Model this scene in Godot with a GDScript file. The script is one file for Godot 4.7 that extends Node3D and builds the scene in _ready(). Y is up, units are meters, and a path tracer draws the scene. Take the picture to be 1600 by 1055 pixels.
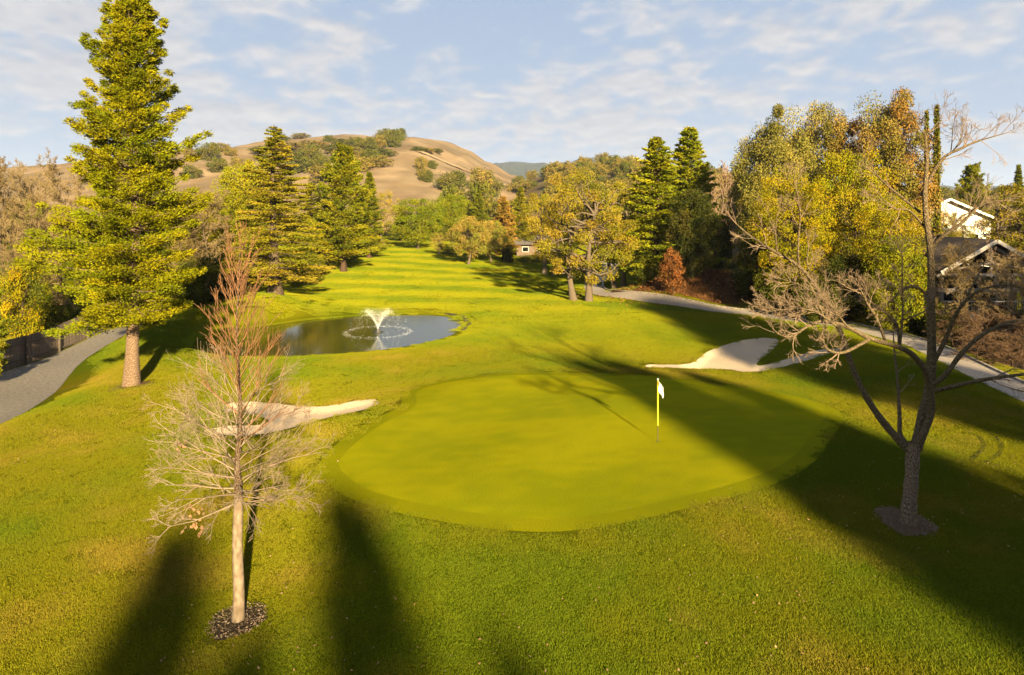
extends Node3D
# A golf green in low winter sun: green, bunkers, pond with fountain, fairway, tree belts, dry hills.
# Plan coordinates are (x, d): metres to the east of the view axis and metres ahead; world position is (x, height, -d).

class Bag:
	var v := PackedVector3Array()
	var n := PackedVector3Array()
	var c := PackedColorArray()
	var smooth := false
	func tri(p: Vector3, q: Vector3, r: Vector3, col: Color) -> void:
		v.push_back(p); v.push_back(q); v.push_back(r)
		c.push_back(col); c.push_back(col); c.push_back(col)
		if smooth:
			var m := (r - p).cross(q - p).normalized()
			n.push_back(m); n.push_back(m); n.push_back(m)
	func quad(p: Vector3, q: Vector3, r: Vector3, s: Vector3, col: Color) -> void:
		tri(p, q, r, col); tri(p, r, s, col)
	func leaf(p: Vector3, along: Vector3, side: Vector3, col: Color) -> void:
		var m := p + along * 0.45
		tri(p, m + side, p + along, col); tri(p, p + along, m - side, col)
	func stri(p: Vector3, q: Vector3, r: Vector3, a: Vector3, b: Vector3, d: Vector3, col: Color) -> void:
		if (r - p).cross(q - p).dot(a + b + d) < 0.0:
			v.push_back(p); v.push_back(r); v.push_back(q); n.push_back(a); n.push_back(d); n.push_back(b)
		else:
			v.push_back(p); v.push_back(q); v.push_back(r); n.push_back(a); n.push_back(b); n.push_back(d)
		c.push_back(col); c.push_back(col); c.push_back(col)
	func tube(pts: PackedVector3Array, rad: PackedFloat32Array, sides: int, col: Color) -> void:
		smooth = true
		var k := pts.size()
		var prev := PackedVector3Array()
		var prevn := PackedVector3Array()
		var u := Vector3.ZERO
		for i in k:
			var t := (pts[mini(i + 1, k - 1)] - pts[maxi(i - 1, 0)]).normalized()
			if i == 0:
				u = t.cross(Vector3(0.31, 0.17, 0.94)).normalized()
			else:
				u = (u - t * u.dot(t)).normalized()
			var w := t.cross(u)
			var ring := PackedVector3Array()
			var rn := PackedVector3Array()
			for j in sides:
				var a := TAU * j / sides
				var dirn := u * cos(a) + w * sin(a)
				rn.push_back(dirn)
				ring.push_back(pts[i] + dirn * rad[i])
			if i > 0:
				for j in sides:
					var j2 := (j + 1) % sides
					stri(prev[j], prev[j2], ring[j2], prevn[j], prevn[j2], rn[j2], col)
					stri(prev[j], ring[j2], ring[j], prevn[j], rn[j2], rn[j], col)
			prev = ring
			prevn = rn
	func box(o: Vector3, s: Vector3, col: Color, b := Basis.IDENTITY) -> void:
		smooth = true
		for ax in 3:
			for sg in [-1.0, 1.0]:
				var e := Vector3.ZERO; e[ax] = sg
				var f := Vector3.ZERO; f[(ax + 1) % 3] = 1.0
				var g := Vector3.ZERO; g[(ax + 2) % 3] = 1.0
				var q: Array[Vector3] = []
				for w: Vector2 in [Vector2(-1, -1), Vector2(1, -1), Vector2(1, 1), Vector2(-1, 1)]:
					q.append(o + b * ((e + f * w.x + g * w.y) * s * 0.5))
				var m: Vector3 = (b * e).normalized()
				stri(q[0], q[1], q[2], m, m, m, col)
				stri(q[0], q[2], q[3], m, m, m, col)
	func mesh(mat: Material) -> ArrayMesh:
		var a := []
		a.resize(Mesh.ARRAY_MAX)
		a[Mesh.ARRAY_VERTEX] = v
		a[Mesh.ARRAY_COLOR] = c
		if smooth:
			a[Mesh.ARRAY_NORMAL] = n
		var m := ArrayMesh.new()
		m.add_surface_from_arrays(Mesh.PRIMITIVE_TRIANGLES, a)
		m.surface_set_material(0, mat)
		return m

var rng := RandomNumberGenerator.new()
var nz := FastNoiseLite.new()
var M := {}
var protos := {}
var used := {}
var xs := PackedFloat32Array()
var ds := PackedFloat32Array()
var hs := PackedFloat32Array()
var hn := PackedVector3Array()
var green := PackedVector2Array()
var collar := PackedVector2Array()
var pond := PackedVector2Array()
var bunker_west := PackedVector2Array()
var bunker_east := PackedVector2Array()
var path_west := PackedVector2Array()
var path_east := PackedVector2Array()
const WATER := -0.3

func rf(a: float, b: float) -> float: return rng.randf_range(a, b)
func rv() -> Vector3:
	var z := rf(-1, 1)
	var a := rf(0, TAU)
	var r := sqrt(1 - z * z)
	return Vector3(r * cos(a), z, r * sin(a))
func sm(a: float, b: float, x: float) -> float: return smoothstep(a, b, x)
func mixc(a: Color, b: Color, t: float) -> Color: return a.lerp(b, t)
func tone(col: Color, s: float) -> Color:
	var k := 1.0 + rf(-s, s)
	return Color(col.r * k * (1.0 + rf(-s, s) * 0.35), col.g * k, col.b * k)

# ---------------------------------------------------------------- names and nodes
func numbered(called: String) -> String:
	var k: int = used.get(called, 0)
	used[called] = k + 1
	return called if k == 0 else "%s_%03d" % [called, k]
func meta(o: Node, label: String, category: String, group := "", kind := "") -> Node:
	if label: o.set_meta("label", label)
	if category: o.set_meta("category", category)
	if group: o.set_meta("group", group)
	if kind: o.set_meta("kind", kind)
	return o
func thing(called: String, at: Vector3, label: String, category: String, group := "") -> Node3D:
	var o := Node3D.new()
	o.name = numbered(called)
	add_child(o)
	o.position = at
	meta(o, label, category, group)
	return o
func part(parent: Node, called: String, m: Mesh) -> MeshInstance3D:
	var o := MeshInstance3D.new()
	o.name = called
	o.mesh = m
	parent.add_child(o, true)
	return o
func setting(called: String, m: Mesh, label: String, category: String) -> MeshInstance3D:
	var o := MeshInstance3D.new()
	o.name = numbered(called)
	o.mesh = m
	add_child(o)
	meta(o, label, category, "", "structure")
	return o

# ---------------------------------------------------------------- materials
func noise_tex(sd_: int, freq: float, oct: int, lo: Color, hi: Color, size := 512, stretch := 1.0) -> ImageTexture:
	var f := FastNoiseLite.new()
	f.seed = sd_; f.frequency = freq; f.fractal_octaves = oct
	f.noise_type = FastNoiseLite.TYPE_SIMPLEX_SMOOTH
	var im := f.get_seamless_image(size, size)
	var src := im.get_data()
	var out := PackedByteArray()
	out.resize(size * size * 3)
	for i in size * size:
		var t := clampf((src[i] / 255.0 - 0.5) * stretch + 0.5, 0, 1)
		out[i * 3] = int(255 * lerpf(lo.r, hi.r, t))
		out[i * 3 + 1] = int(255 * lerpf(lo.g, hi.g, t))
		out[i * 3 + 2] = int(255 * lerpf(lo.b, hi.b, t))
	return ImageTexture.create_from_image(Image.create_from_data(size, size, false, Image.FORMAT_RGB8, out))
func mat(called: String, rough := 0.9, spec := 0.3) -> StandardMaterial3D:
	var m := StandardMaterial3D.new()
	m.resource_name = called
	m.vertex_color_use_as_albedo = true
	m.roughness = rough
	m.metallic_specular = spec
	M[called] = m
	return m
func grained(called: String, tex: Texture2D, scale: Vector3, rough := 0.9, spec := 0.3, bump: Texture2D = null, cm := 1.0, world := true) -> StandardMaterial3D:
	var m := mat(called, rough, spec)
	m.albedo_texture = tex
	m.uv1_triplanar = true
	m.uv1_world_triplanar = world
	m.uv1_scale = scale
	if bump:
		m.heightmap_enabled = true
		m.heightmap_texture = bump
		m.heightmap_scale = cm
	return m
func make_materials() -> void:
	var w := Color(1, 1, 1)
	var fine := noise_tex(3, 0.09, 4, Color(0.55, 0.55, 0.5), w, 512, 1.7)
	var fine_b := noise_tex(3, 0.09, 4, Color(0, 0, 0), w, 512, 1.5)
	var speck := noise_tex(5, 0.12, 4, Color(0.62, 0.66, 0.5), w, 512, 2.0)
	var bark := noise_tex(9, 0.05, 5, Color(0.42, 0.4, 0.38), w, 512, 1.9)
	var bark_b := noise_tex(9, 0.05, 5, Color(0, 0, 0), w, 512, 1.8)
	var dirt := noise_tex(12, 0.03, 6, Color(0.55, 0.55, 0.55), w, 512, 1.7)
	grained("turf", fine, Vector3(0.55, 0.55, 0.55), 1.0, 0.03, fine_b, 2.0)
	grained("mown", speck, Vector3(0.5, 0.5, 0.5), 1.0, 0.03, fine_b, 0.3)
	grained("sand", noise_tex(21, 0.05, 5, Color(0.8, 0.78, 0.75), w, 512, 1.5), Vector3(0.5, 0.5, 0.5), 0.95, 0.15, fine_b, 1.0)
	grained("asphalt", noise_tex(12, 0.03, 6, Color(0.84, 0.84, 0.84), w, 512, 1.7), Vector3(0.3, 0.3, 0.3), 0.95, 0.1)
	grained("concrete", dirt, Vector3(0.4, 0.4, 0.4), 0.9, 0.2)
	grained("soil", fine, Vector3(0.9, 0.9, 0.9), 0.95, 0.15, fine_b, 5.0)
	grained("painted_bark", noise_tex(14, 0.03, 5, Color(0.75, 0.73, 0.7), w, 256, 1.6), Vector3(1.0, 0.5, 1.0), 0.9, 0.1, fine_b, 0.15, false)
	grained("bark", bark, Vector3(1.6, 0.45, 1.6), 0.9, 0.2, bark_b, 3.0, false)
	grained("timber", bark, Vector3(0.8, 0.8, 0.8), 0.8, 0.3, null, 1.0, false)
	grained("dry_grass", noise_tex(31, 0.012, 6, Color(0.74, 0.72, 0.70), w, 512, 1.5), Vector3(0.0045, 0.0045, 0.0045), 0.95, 0.1)
	grained("shingle", dirt, Vector3(0.6, 0.6, 0.6), 0.9, 0.2)
	var lf := mat("leaf", 0.8, 0.1)
	lf.backlight_enabled = true
	lf.backlight = Color(0.42, 0.44, 0.16)
	mat("twig", 0.85, 0.2)
	var bl := mat("blade", 0.9, 0.05)
	bl.backlight_enabled = true
	bl.backlight = Color(0.3, 0.3, 0.1)
	mat("paint", 0.55, 0.4)
	var sp := mat("spray", 0.4, 0.5)
	sp.backlight_enabled = true
	sp.backlight = Color(0.6, 0.6, 0.6)
	var wt := StandardMaterial3D.new()
	wt.resource_name = "pond_water"
	wt.albedo_color = Color(0.19, 0.195, 0.055)
	wt.roughness = 0.06
	wt.metallic_specular = 0.5
	wt.uv1_triplanar = true
	wt.uv1_world_triplanar = true
	wt.uv1_scale = Vector3(0.14, 0.14, 0.14)
	var rip := FastNoiseLite.new()
	rip.seed = 77; rip.frequency = 0.035; rip.fractal_octaves = 4
	var ripi := rip.get_seamless_image(512, 512)
	ripi.convert(Image.FORMAT_RGBA8)
	ripi.bump_map_to_normal_map(3.0)
	wt.normal_enabled = true
	wt.normal_texture = ImageTexture.create_from_image(ripi)
	wt.normal_scale = 0.08
	M["water"] = wt
	var gl := StandardMaterial3D.new()
	gl.resource_name = "window_glass"
	gl.albedo_color = Color(0.08, 0.09, 0.1)
	gl.roughness = 0.05
	M["glass"] = gl

# ---------------------------------------------------------------- ground
func poly(a: Array, closed := true, steps := 6) -> PackedVector2Array:
	var p := PackedVector2Array()
	for i in range(0, a.size(), 2):
		p.push_back(Vector2(a[i], a[i + 1]))
	var out := PackedVector2Array()
	var k := p.size()
	for i in (k if closed else k - 1):
		var p0 := p[(i - 1 + k) % k] if closed or i > 0 else p[0]
		var p2 := p[(i + 1) % k]
		var p3 := p[(i + 2) % k] if closed or i + 2 < k else p[k - 1]
		for s in steps:
			out.push_back(p[i].cubic_interpolate(p2, p0, p3, float(s) / steps))
	if not closed:
		out.push_back(p[k - 1])
	return out
func band(line: PackedVector2Array, half: float) -> PackedVector2Array:
	var a := PackedVector2Array()
	var b := PackedVector2Array()
	for i in line.size():
		var t := (line[mini(i + 1, line.size() - 1)] - line[maxi(i - 1, 0)]).normalized()
		a.push_back(line[i] + t.orthogonal() * half)
		b.push_back(line[i] - t.orthogonal() * half)
	b.reverse()
	a.append_array(b)
	return a
func sdist(pg: PackedVector2Array, box: Rect2, p: Vector2) -> float:
	if not box.has_point(p):
		return 99.0
	var best := 1e9
	var k := pg.size()
	for i in k:
		var q := Geometry2D.get_closest_point_to_segment(p, pg[i], pg[(i + 1) % k])
		best = minf(best, p.distance_squared_to(q))
	best = sqrt(best)
	return -best if Geometry2D.is_point_in_polygon(p, pg) else best
func bounds(pg: PackedVector2Array, grow: float) -> Rect2:
	var r := Rect2(pg[0], Vector2.ZERO)
	for p in pg:
		r = r.expand(p)
	return r.grow(grow)
var pond_box: Rect2
var bw_box: Rect2
var be_box: Rect2
func relief(x: float, d: float) -> float:
	var h := 0.09 * sin(0.21 * x + 0.4) * sin(0.17 * d) + 0.05 * sin(0.37 * x + 0.23 * d) + 0.03 * sin(0.9 * x - 0.55 * d)
	h *= sm(400, 150, absf(x) + absf(d) * 0.5)
	var e := sqrt(pow((x - 3.2) / 9.3, 2) + pow((d - 23.6) / 8.0, 2))
	h += 0.32 * (1 - sm(0.85, 1.45, e))
	h += 1.25 * exp(-pow((x + 20.5 + (d - 44) * 0.04) / 3.2, 2)) * sm(30, 41, d) * (1 - sm(52, 66, d))
	h += 0.25 * exp(-(pow(x + 17.2, 2) + pow(d - 29, 2)) / 9.0)
	h -= 0.45 * sm(-18.5, -22, x) * sm(44, 36, d) * sm(-60, 10, d)
	h += 1.5 * sm(60, 125, d) * sm(14, -22, x) * (1 - sm(135, 210, d))
	h += 2.4 * exp(-(pow((x - 18.5) / 6.5, 2) + pow((d - 61.5) / 4.2, 2)))
	h -= 1.2 * sm(25.5, 30, x) * sm(24, 36, d) * (1 - sm(52, 62, d))
	var p := Vector2(x, d)
	var s := sdist(pond, pond_box, p)
	if s < 2.0:
		h = lerpf(minf(h, WATER + 0.12), h, sm(0.0, 1.8, s)) if s > 0.0 else lerpf(WATER - 0.9, WATER + 0.12, sm(-1.6, 0.0, s))
	s = minf(sdist(bunker_west, bw_box, p), sdist(bunker_east, be_box, p))
	if s < 0.9:
		h -= 0.16 * sm(0.1, -0.5, s)
		h += 0.035 * exp(-pow((s - 0.15) / 0.25, 2))
	return h
func find(a: PackedFloat32Array, t: float) -> int:
	return clampi(a.bsearch(t) - 1, 0, a.size() - 2)
func ground(x: float, d: float) -> float:
	var i := find(xs, x)
	var j := find(ds, d)
	var u := clampf((x - xs[i]) / (xs[i + 1] - xs[i]), 0, 1)
	var w := clampf((d - ds[j]) / (ds[j + 1] - ds[j]), 0, 1)
	var k := xs.size()
	return lerpf(lerpf(hs[j * k + i], hs[j * k + i + 1], u), lerpf(hs[(j + 1) * k + i], hs[(j + 1) * k + i + 1], u), w)
func at(x: float, d: float, up := 0.0) -> Vector3:
	return Vector3(x, ground(x, d) + up, -d)
func turf_colour(x: float, d: float) -> Color:
	var rough := Color(0.116, 0.114, 0.005)
	var lush := Color(0.080, 0.106, 0.005)
	var straw := Color(0.180, 0.130, 0.018)
	var k := nz.get_noise_2d(x * 9.0, d * 9.0)
	var k2 := nz.get_noise_2d(x * 40.0 + 300.0, d * 40.0)
	var k3 := nz.get_noise_2d(x * 2.2 - 90.0, d * 2.2 + 40.0)
	var col := rough.lerp(lush, clampf(0.42 + k * 1.5 + k2 * 0.6 + k3 * 0.8, 0, 1))
	col = col.lerp(straw, clampf((k2 * 0.9 - k * 0.8 - 0.12), 0, 0.75))
	# the mown fairway: brighter grass, mower bands whose sheen is put into the colour
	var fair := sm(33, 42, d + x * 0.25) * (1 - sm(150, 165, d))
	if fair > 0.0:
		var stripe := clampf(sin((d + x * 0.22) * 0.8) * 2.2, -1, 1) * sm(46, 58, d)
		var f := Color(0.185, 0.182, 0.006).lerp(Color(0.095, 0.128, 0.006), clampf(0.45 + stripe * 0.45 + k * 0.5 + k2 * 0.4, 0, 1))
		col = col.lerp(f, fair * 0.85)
	return col
func make_ground() -> void:
	var x := 0.0
	var step := 0.3
	var right := [0.0]
	while x < 4200.0:
		if x > 34.0: step *= 1.16
		x += step
		right.append(x)
	for i in range(right.size() - 1, 0, -1): xs.push_back(-right[i])
	for t in right: xs.push_back(t)
	var d := 9.0
	step = 0.35
	var back := []
	while d > -300.0:
		step *= 1.25
		d -= step
		back.append(d)
	back.reverse()
	for t in back: ds.push_back(t)
	d = 9.0
	while d < 5200.0:
		ds.push_back(d)
		if d < 64.0: step = 0.3
		elif d < 160.0: step = 1.2
		else: step *= 1.13
		d += step
	ds.push_back(d)
	var k := xs.size()
	hs.resize(k * ds.size())
	for j in ds.size():
		for i in k:
			hs[j * k + i] = relief(xs[i], ds[j])
	var v := PackedVector3Array()
	var c := PackedColorArray()
	var idx := PackedInt32Array()
	v.resize(hs.size()); c.resize(hs.size()); hn.resize(hs.size())
	for j in ds.size():
		for i in k:
			var a := j * k + i
			v[a] = Vector3(xs[i], hs[a], -ds[j])
			var i0 := maxi(i - 1, 0); var i1 := mini(i + 1, k - 1)
			var j0 := maxi(j - 1, 0); var j1 := mini(j + 1, ds.size() - 1)
			var gx := (hs[j * k + i1] - hs[j * k + i0]) / (xs[i1] - xs[i0])
			var gd := (hs[j1 * k + i] - hs[j0 * k + i]) / (ds[j1] - ds[j0])
			hn[a] = Vector3(-gx, 1, gd).normalized()
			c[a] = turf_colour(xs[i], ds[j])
			if i < k - 1 and j < ds.size() - 1:
				idx.append_array([a, a + k, a + k + 1, a, a + k + 1, a + 1])
	var arr := []
	arr.resize(Mesh.ARRAY_MAX)
	arr[Mesh.ARRAY_VERTEX] = v; arr[Mesh.ARRAY_NORMAL] = hn; arr[Mesh.ARRAY_COLOR] = c; arr[Mesh.ARRAY_INDEX] = idx
	var m := ArrayMesh.new()
	m.add_surface_from_arrays(Mesh.PRIMITIVE_TRIANGLES, arr)
	m.surface_set_material(0, M.turf)
	setting("ground", m, "lawn and mown fairway running from the green to the trees", "lawn")
# a sheet of another surface laid on the ground, its outline PG, UP metres above it
func sheet(pg: PackedVector2Array, up: float, material: Material, shade: Callable) -> ArrayMesh:
	var b := Bag.new()
	b.smooth = true
	var r := bounds(pg, 0.01)
	var k := xs.size()
	var i0 := find(xs, r.position.x); var i1 := find(xs, r.end.x)
	var j0 := find(ds, r.position.y); var j1 := find(ds, r.end.y)
	for j in range(j0, j1 + 1):
		for i in range(i0, i1 + 1):
			var ids: Array[int] = [j * k + i, (j + 1) * k + i, (j + 1) * k + i + 1, j * k + i + 1]
			for t: Array in [[0, 1, 2], [0, 2, 3]]:
				var w := PackedVector2Array()
				var ph: Array[float] = []
				var pn: Array[Vector3] = []
				var ins := 0
				for q: int in t:
					var a := ids[q]
					var pt := Vector2(xs[a % k], ds[a / k])
					w.push_back(pt); ph.append(hs[a]); pn.append(hn[a])
					if Geometry2D.is_point_in_polygon(pt, pg): ins += 1
				var pieces: Array[PackedVector2Array] = [w]
				if ins < 3:
					pieces = Geometry2D.intersect_polygons(w, pg)
				var det := (w[1] - w[0]).cross(w[2] - w[0])
				for piece in pieces:
					var order := Geometry2D.triangulate_polygon(piece)
					for o in range(0, order.size(), 3):
						var p3: Array[Vector3] = []
						var n3: Array[Vector3] = []
						for e in 3:
							var pt := piece[order[o + e]]
							var b1 := (pt - w[0]).cross(w[2] - w[0]) / det
							var b2 := (w[1] - w[0]).cross(pt - w[0]) / det
							var hh := ph[0] * (1 - b1 - b2) + ph[1] * b1 + ph[2] * b2
							p3.append(Vector3(pt.x, hh + up, -pt.y))
							n3.append((pn[0] * (1 - b1 - b2) + pn[1] * b1 + pn[2] * b2).normalized())
						var turn := (p3[2] - p3[0]).cross(p3[1] - p3[0]).y < 0.0
						for e: int in ([0, 2, 1] if turn else [0, 1, 2]):
							b.v.push_back(p3[e]); b.n.push_back(n3[e]); b.c.push_back(shade.call(p3[e].x, -p3[e].z))
	return b.mesh(material)
func kerb(line: PackedVector2Array, wide: float, high: float, col: Color) -> ArrayMesh:
	var b := Bag.new()
	b.smooth = true
	for i in line.size() - 1:
		var t0 := (line[mini(i + 1, line.size() - 1)] - line[maxi(i - 1, 0)]).normalized().orthogonal() * wide * 0.5
		var t1 := (line[mini(i + 2, line.size() - 1)] - line[i]).normalized().orthogonal() * wide * 0.5
		var q: Array[Vector3] = []
		for e: Vector2 in [line[i] + t0, line[i] - t0, line[i + 1] - t1, line[i + 1] + t1]:
			q.append(at(e.x, e.y, high))
		var dn := Vector3(0, -high - 0.1, 0)
		b.quad(q[0], q[1], q[2], q[3], col)
		b.quad(q[0], q[3], q[3] + dn, q[0] + dn, col)
		b.quad(q[1], q[1] + dn, q[2] + dn, q[2], col)
	return b.mesh(M.concrete)

# ---------------------------------------------------------------- trees
func limb(b: Bag, a: Vector3, to: Vector3, r0: float, r1: float, bend: float, sides: int, col: Color, segs := 5) -> PackedVector3Array:
	var pts := PackedVector3Array()
	var rad := PackedFloat32Array()
	var off := rv() * bend * a.distance_to(to)
	var off2 := rv() * bend * 0.4 * a.distance_to(to)
	for i in segs + 1:
		var t := float(i) / segs
		pts.push_back(a.lerp(to, t) + off * sin(t * PI) + off2 * sin(t * TAU))
		rad.push_back(lerpf(r0, r1, t))
	b.tube(pts, rad, sides, col)
	return pts
func trunk_tube(b: Bag, pts: PackedVector3Array, r0: float, r1: float, flare: float, col: Color, sides := 10) -> void:
	var rad := PackedFloat32Array()
	var top := pts[pts.size() - 1].y
	for p in pts:
		var t := p.y / maxf(top, 0.01)
		rad.push_back(lerpf(r0, r1, t) * (1.0 + flare * exp(-maxf(p.y, 0.0) / (r0 * 1.6))))
	b.tube(pts, rad, sides, col)
# broadleaf tree: forks to clumps of leaves in an uneven ovoid
func broadleaf(o: Dictionary) -> Array:
	rng.seed = o.seed
	var wood := Bag.new()
	var lv := Bag.new()
	var H: float = o.h
	var W: float = o.w
	var th: float = o.get("bare", 0.2) * H
	var r0: float = o.get("r", H * 0.022)
	var bc: Color = o.get("bark", Color(0.16, 0.12, 0.08))
	var lean: float = o.get("lean", 0.03)
	var stems: int = o.get("stems", 1)
	var forks: Array[Vector3] = []
	for s in stems:
		var a := TAU * s / stems + 0.4
		var foot := Vector3(cos(a), 0, sin(a)) * (0.0 if stems == 1 else r0 * 1.8)
		var top := Vector3(rf(-1, 1) * lean * H, H * rf(0.62, 0.75), rf(-1, 1) * lean * H) + foot * (1.0 + H * 0.12)
		var pts := PackedVector3Array()
		for i in 9:
			var t := i / 8.0
			pts.push_back(foot.lerp(top, t) + Vector3(0, -0.25 if i == 0 else 0.0, 0) + Vector3(sin(t * 5 + s) - sin(s), 0, cos(t * 4 + s) - cos(s)) * lean * H * 0.25)
		trunk_tube(wood, pts, r0 / sqrt(stems), r0 * 0.25 / sqrt(stems), 0.5, bc)
		for i in range(3, 9):
			if pts[i].y > th * 0.8: forks.append(pts[i])
	if forks.is_empty(): forks.append(Vector3(0, th, 0))
	var cols: Array = o.cols
	var ls: float = o.leaf
	var cy := th + (H - th) * 0.5
	var ry := (H - th) * 0.5
	var top_w: float = o.get("top", 1.0)
	var clumps: int = o.clumps
	var placed: Array[Vector3] = []
	for k in clumps:
		var best := Vector3.ZERO
		var far := -1.0
		for tries in 5:
			var q := rv() * pow(rf(0.12, 1.0), 0.42)
			q.y = clampf(q.y, -0.95, 1)
			var shape := 1.0 + (top_w - 1.0) * q.y
			var cand := Vector3(q.x * (W * 0.5) * shape, cy + q.y * ry, q.z * (W * 0.5) * shape)
			var near := 1e9
			for p in placed: near = minf(near, p.distance_squared_to(cand))
			if near > far:
				far = near
				best = cand
		placed.append(best)
		var cr: float = o.cr * (rf(0.5, 1.0) + pow(rng.randf(), 3.0) * 0.7)
		best = Vector3(best.x, minf(best.y, H - cr * 0.6), best.z)
		var fk := forks[0]
		for tries in 4:
			var f := forks[rng.randi() % forks.size()]
			if f.y < best.y + 0.05 * H and f.distance_to(best) < fk.distance_to(best) + 0.08 * H: fk = f
		if k % int(o.get("limb_every", 2)) == 0:
			limb(wood, fk, best, r0 * rf(0.16, 0.3), r0 * 0.05, 0.2, 5, bc)
		var base: Color = cols[rng.randi() % cols.size()]
		base = tone(base, 0.18)
		var per: int = o.per
		for i in per:
			var q := rv()
			var rad := cr * pow(rng.randf(), 0.45)
			var p: Vector3 = best + Vector3(q.x, q.y * o.get("flat", 0.8), q.z) * rad
			var along: Vector3 = (rv() + q * 0.7 + Vector3(0, o.get("hang", -0.25), 0)).normalized() * ls * rf(0.7, 1.35)
			var side: Vector3 = along.cross(rv()).normalized() * ls * o.get("lw", 0.34)
			var cc := base
			if rng.randf() < 0.12: cc = cols[rng.randi() % cols.size()]
			lv.leaf(p, along, side, tone(cc, 0.22))
	return [["trunk", wood.mesh(M.bark)], ["crown", lv.mesh(M.leaf)]]
# conifer: whorled branches carrying sprays of needles
func conifer(o: Dictionary) -> Array:
	rng.seed = o.seed
	var wood := Bag.new()
	var lv := Bag.new()
	var H: float = o.h
	var R: float = o.w * 0.5
	var bare: float = o.get("bare", 0.08)
	var bc: Color = o.get("bark", Color(0.15, 0.10, 0.065))
	var r0: float = o.get("r", H * 0.018)
	var pts := PackedVector3Array()
	for i in 14:
		var t := i / 13.0
		pts.push_back(Vector3(sin(t * 3.0) * 0.008 * H, t * H * 0.985 - (0.25 if i == 0 else 0.0), cos(t * 4.0) * 0.006 * H - 0.006 * H))
	trunk_tube(wood, pts, r0, r0 * 0.06, o.get("flare", 0.6), bc, 12)
	var nb: int = o.branches
	var cols: Array = o.cols
	var ls: float = o.leaf
	var lump := FastNoiseLite.new()
	lump.seed = o.seed
	lump.frequency = 0.9
	for k in nb:
		var t := bare + (1.0 - bare) * pow((k + 0.5) / nb, o.get("spread", 1.0))
		var u := (t - bare) / (1.0 - bare)
		var az := k * 2.39996 + rf(-0.5, 0.5)
		var y := t * H * 0.97
		var prof: float = pow(1.0 - u, o.get("taper", 0.8)) * minf(1.0, 0.62 + u * 3.2)
		var L: float = R * prof * (0.86 + o.get("lumpy", 0.5) * lump.get_noise_3d(cos(az) * 1.3, y * 0.55, sin(az) * 1.3)) * rf(0.8, 1.12) + 0.035 * R
		var el: float = lerpf(o.get("low", -0.15), o.get("high", 0.7), u) + rf(-1, 1) * o.get("wild", 0.1)
		var out := Vector3(cos(az), 0, sin(az))
		var lat := Vector3(-sin(az), 0, cos(az))
		var root := Vector3(0, y, 0)
		var up: float = o.get("upturn", 0.12)
		var bp := PackedVector3Array()
		for i in 5:
			var s := i / 4.0
			bp.push_back(root + out * cos(el) * L * s + Vector3(0, (sin(el) * s + up * s * s) * L, 0))
		var br := PackedFloat32Array()
		for i in 5: br.push_back(lerpf(r0 * 0.16 * (1.0 - u * 0.75) + 0.008, 0.006, i / 4.0))
		wood.tube(bp, br, 4, bc)
		var base := tone(cols[rng.randi() % cols.size()], 0.16)
		var per := int(o.per * (0.3 + 0.7 * L / R))
		var thick: float = o.get("thick", 0.12)
		var nub := maxi(3, int(3 + 7 * L / R))
		for g in nub:
			var s: float = lerpf(o.get("from", 0.18), 1.0, pow((g + rng.randf()) / nub, 0.75))
			var c0: Vector3 = root + out * cos(el) * L * s + Vector3(0, (sin(el) * s + up * s * s) * L, 0)
			var wmax: float = (o.get("plate", 0.34) * L * (1.12 - s) + 0.10 * R * (0.4 + 0.6 * (1 - u)))
			var cl: Vector3 = c0 + lat * rf(-1, 1) * wmax
			cl.y -= absf(rf(0, 1)) * o.get("droop", 0.1) * wmax
			var rr := wmax * 0.55 + ls * 0.7
			for i in per / nub + 1:
				var q := rv()
				var p: Vector3 = cl + (out * q.x * 0.9 + lat * q.z + Vector3(0, q.y * thick * 3.0, 0)) * rr * pow(rng.randf(), 0.6)
				var along: Vector3 = (out * rf(0.3, 1.1) + lat * rf(-0.8, 0.8) + Vector3(0, o.get("rise", 0.25) + rf(-0.45, 0.45), 0)).normalized() * ls * rf(0.65, 1.35)
				var side: Vector3 = along.cross(rv()).normalized() * ls * o.get("lw", 0.2)
				lv.leaf(p, along, side, tone(base, 0.2))
	return [["trunk", wood.mesh(M.bark)], ["crown", lv.mesh(M.leaf)]]
func twigs(b: Bag, p: Vector3, dir: Vector3, L: float, r: float, level: int, o: Dictionary) -> void:
	var pts := PackedVector3Array([p])
	var rad := PackedFloat32Array([r])
	var q := p
	var dn := dir
	var segs := 3 if level > 0 else 2
	for i in segs:
		dn = (dn + rv() * o.wob + Vector3(0, o.up, 0) * (1.0 if level > 0 else 1.3)).normalized()
		q += dn * L / segs
		pts.push_back(q)
		rad.push_back(maxf(r * (1.0 - (i + 1.0) / segs * 0.75), o.thin))
	b.tube(pts, rad, 5 if r > 0.03 else 3, tone(o.col, 0.16))
	if level == 0: return
	var kids: int = o.kids
	for k in kids:
		var s := rf(0.22, 1.0)
		var f := s * segs
		var i := mini(int(f), segs - 1)
		var at_ := pts[i].lerp(pts[i + 1], f - i)
		var t := (pts[i + 1] - pts[i]).normalized()
		var across := t.cross(rv()).normalized()
		var ang: float = o.ang * rf(0.7, 1.3)
		twigs(b, at_, (t * cos(ang) + across * sin(ang)).normalized(), L * rf(0.4, 0.62) * (1.15 - s * 0.5), maxf(r * 0.5, o.thin), level - 1, o)
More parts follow.
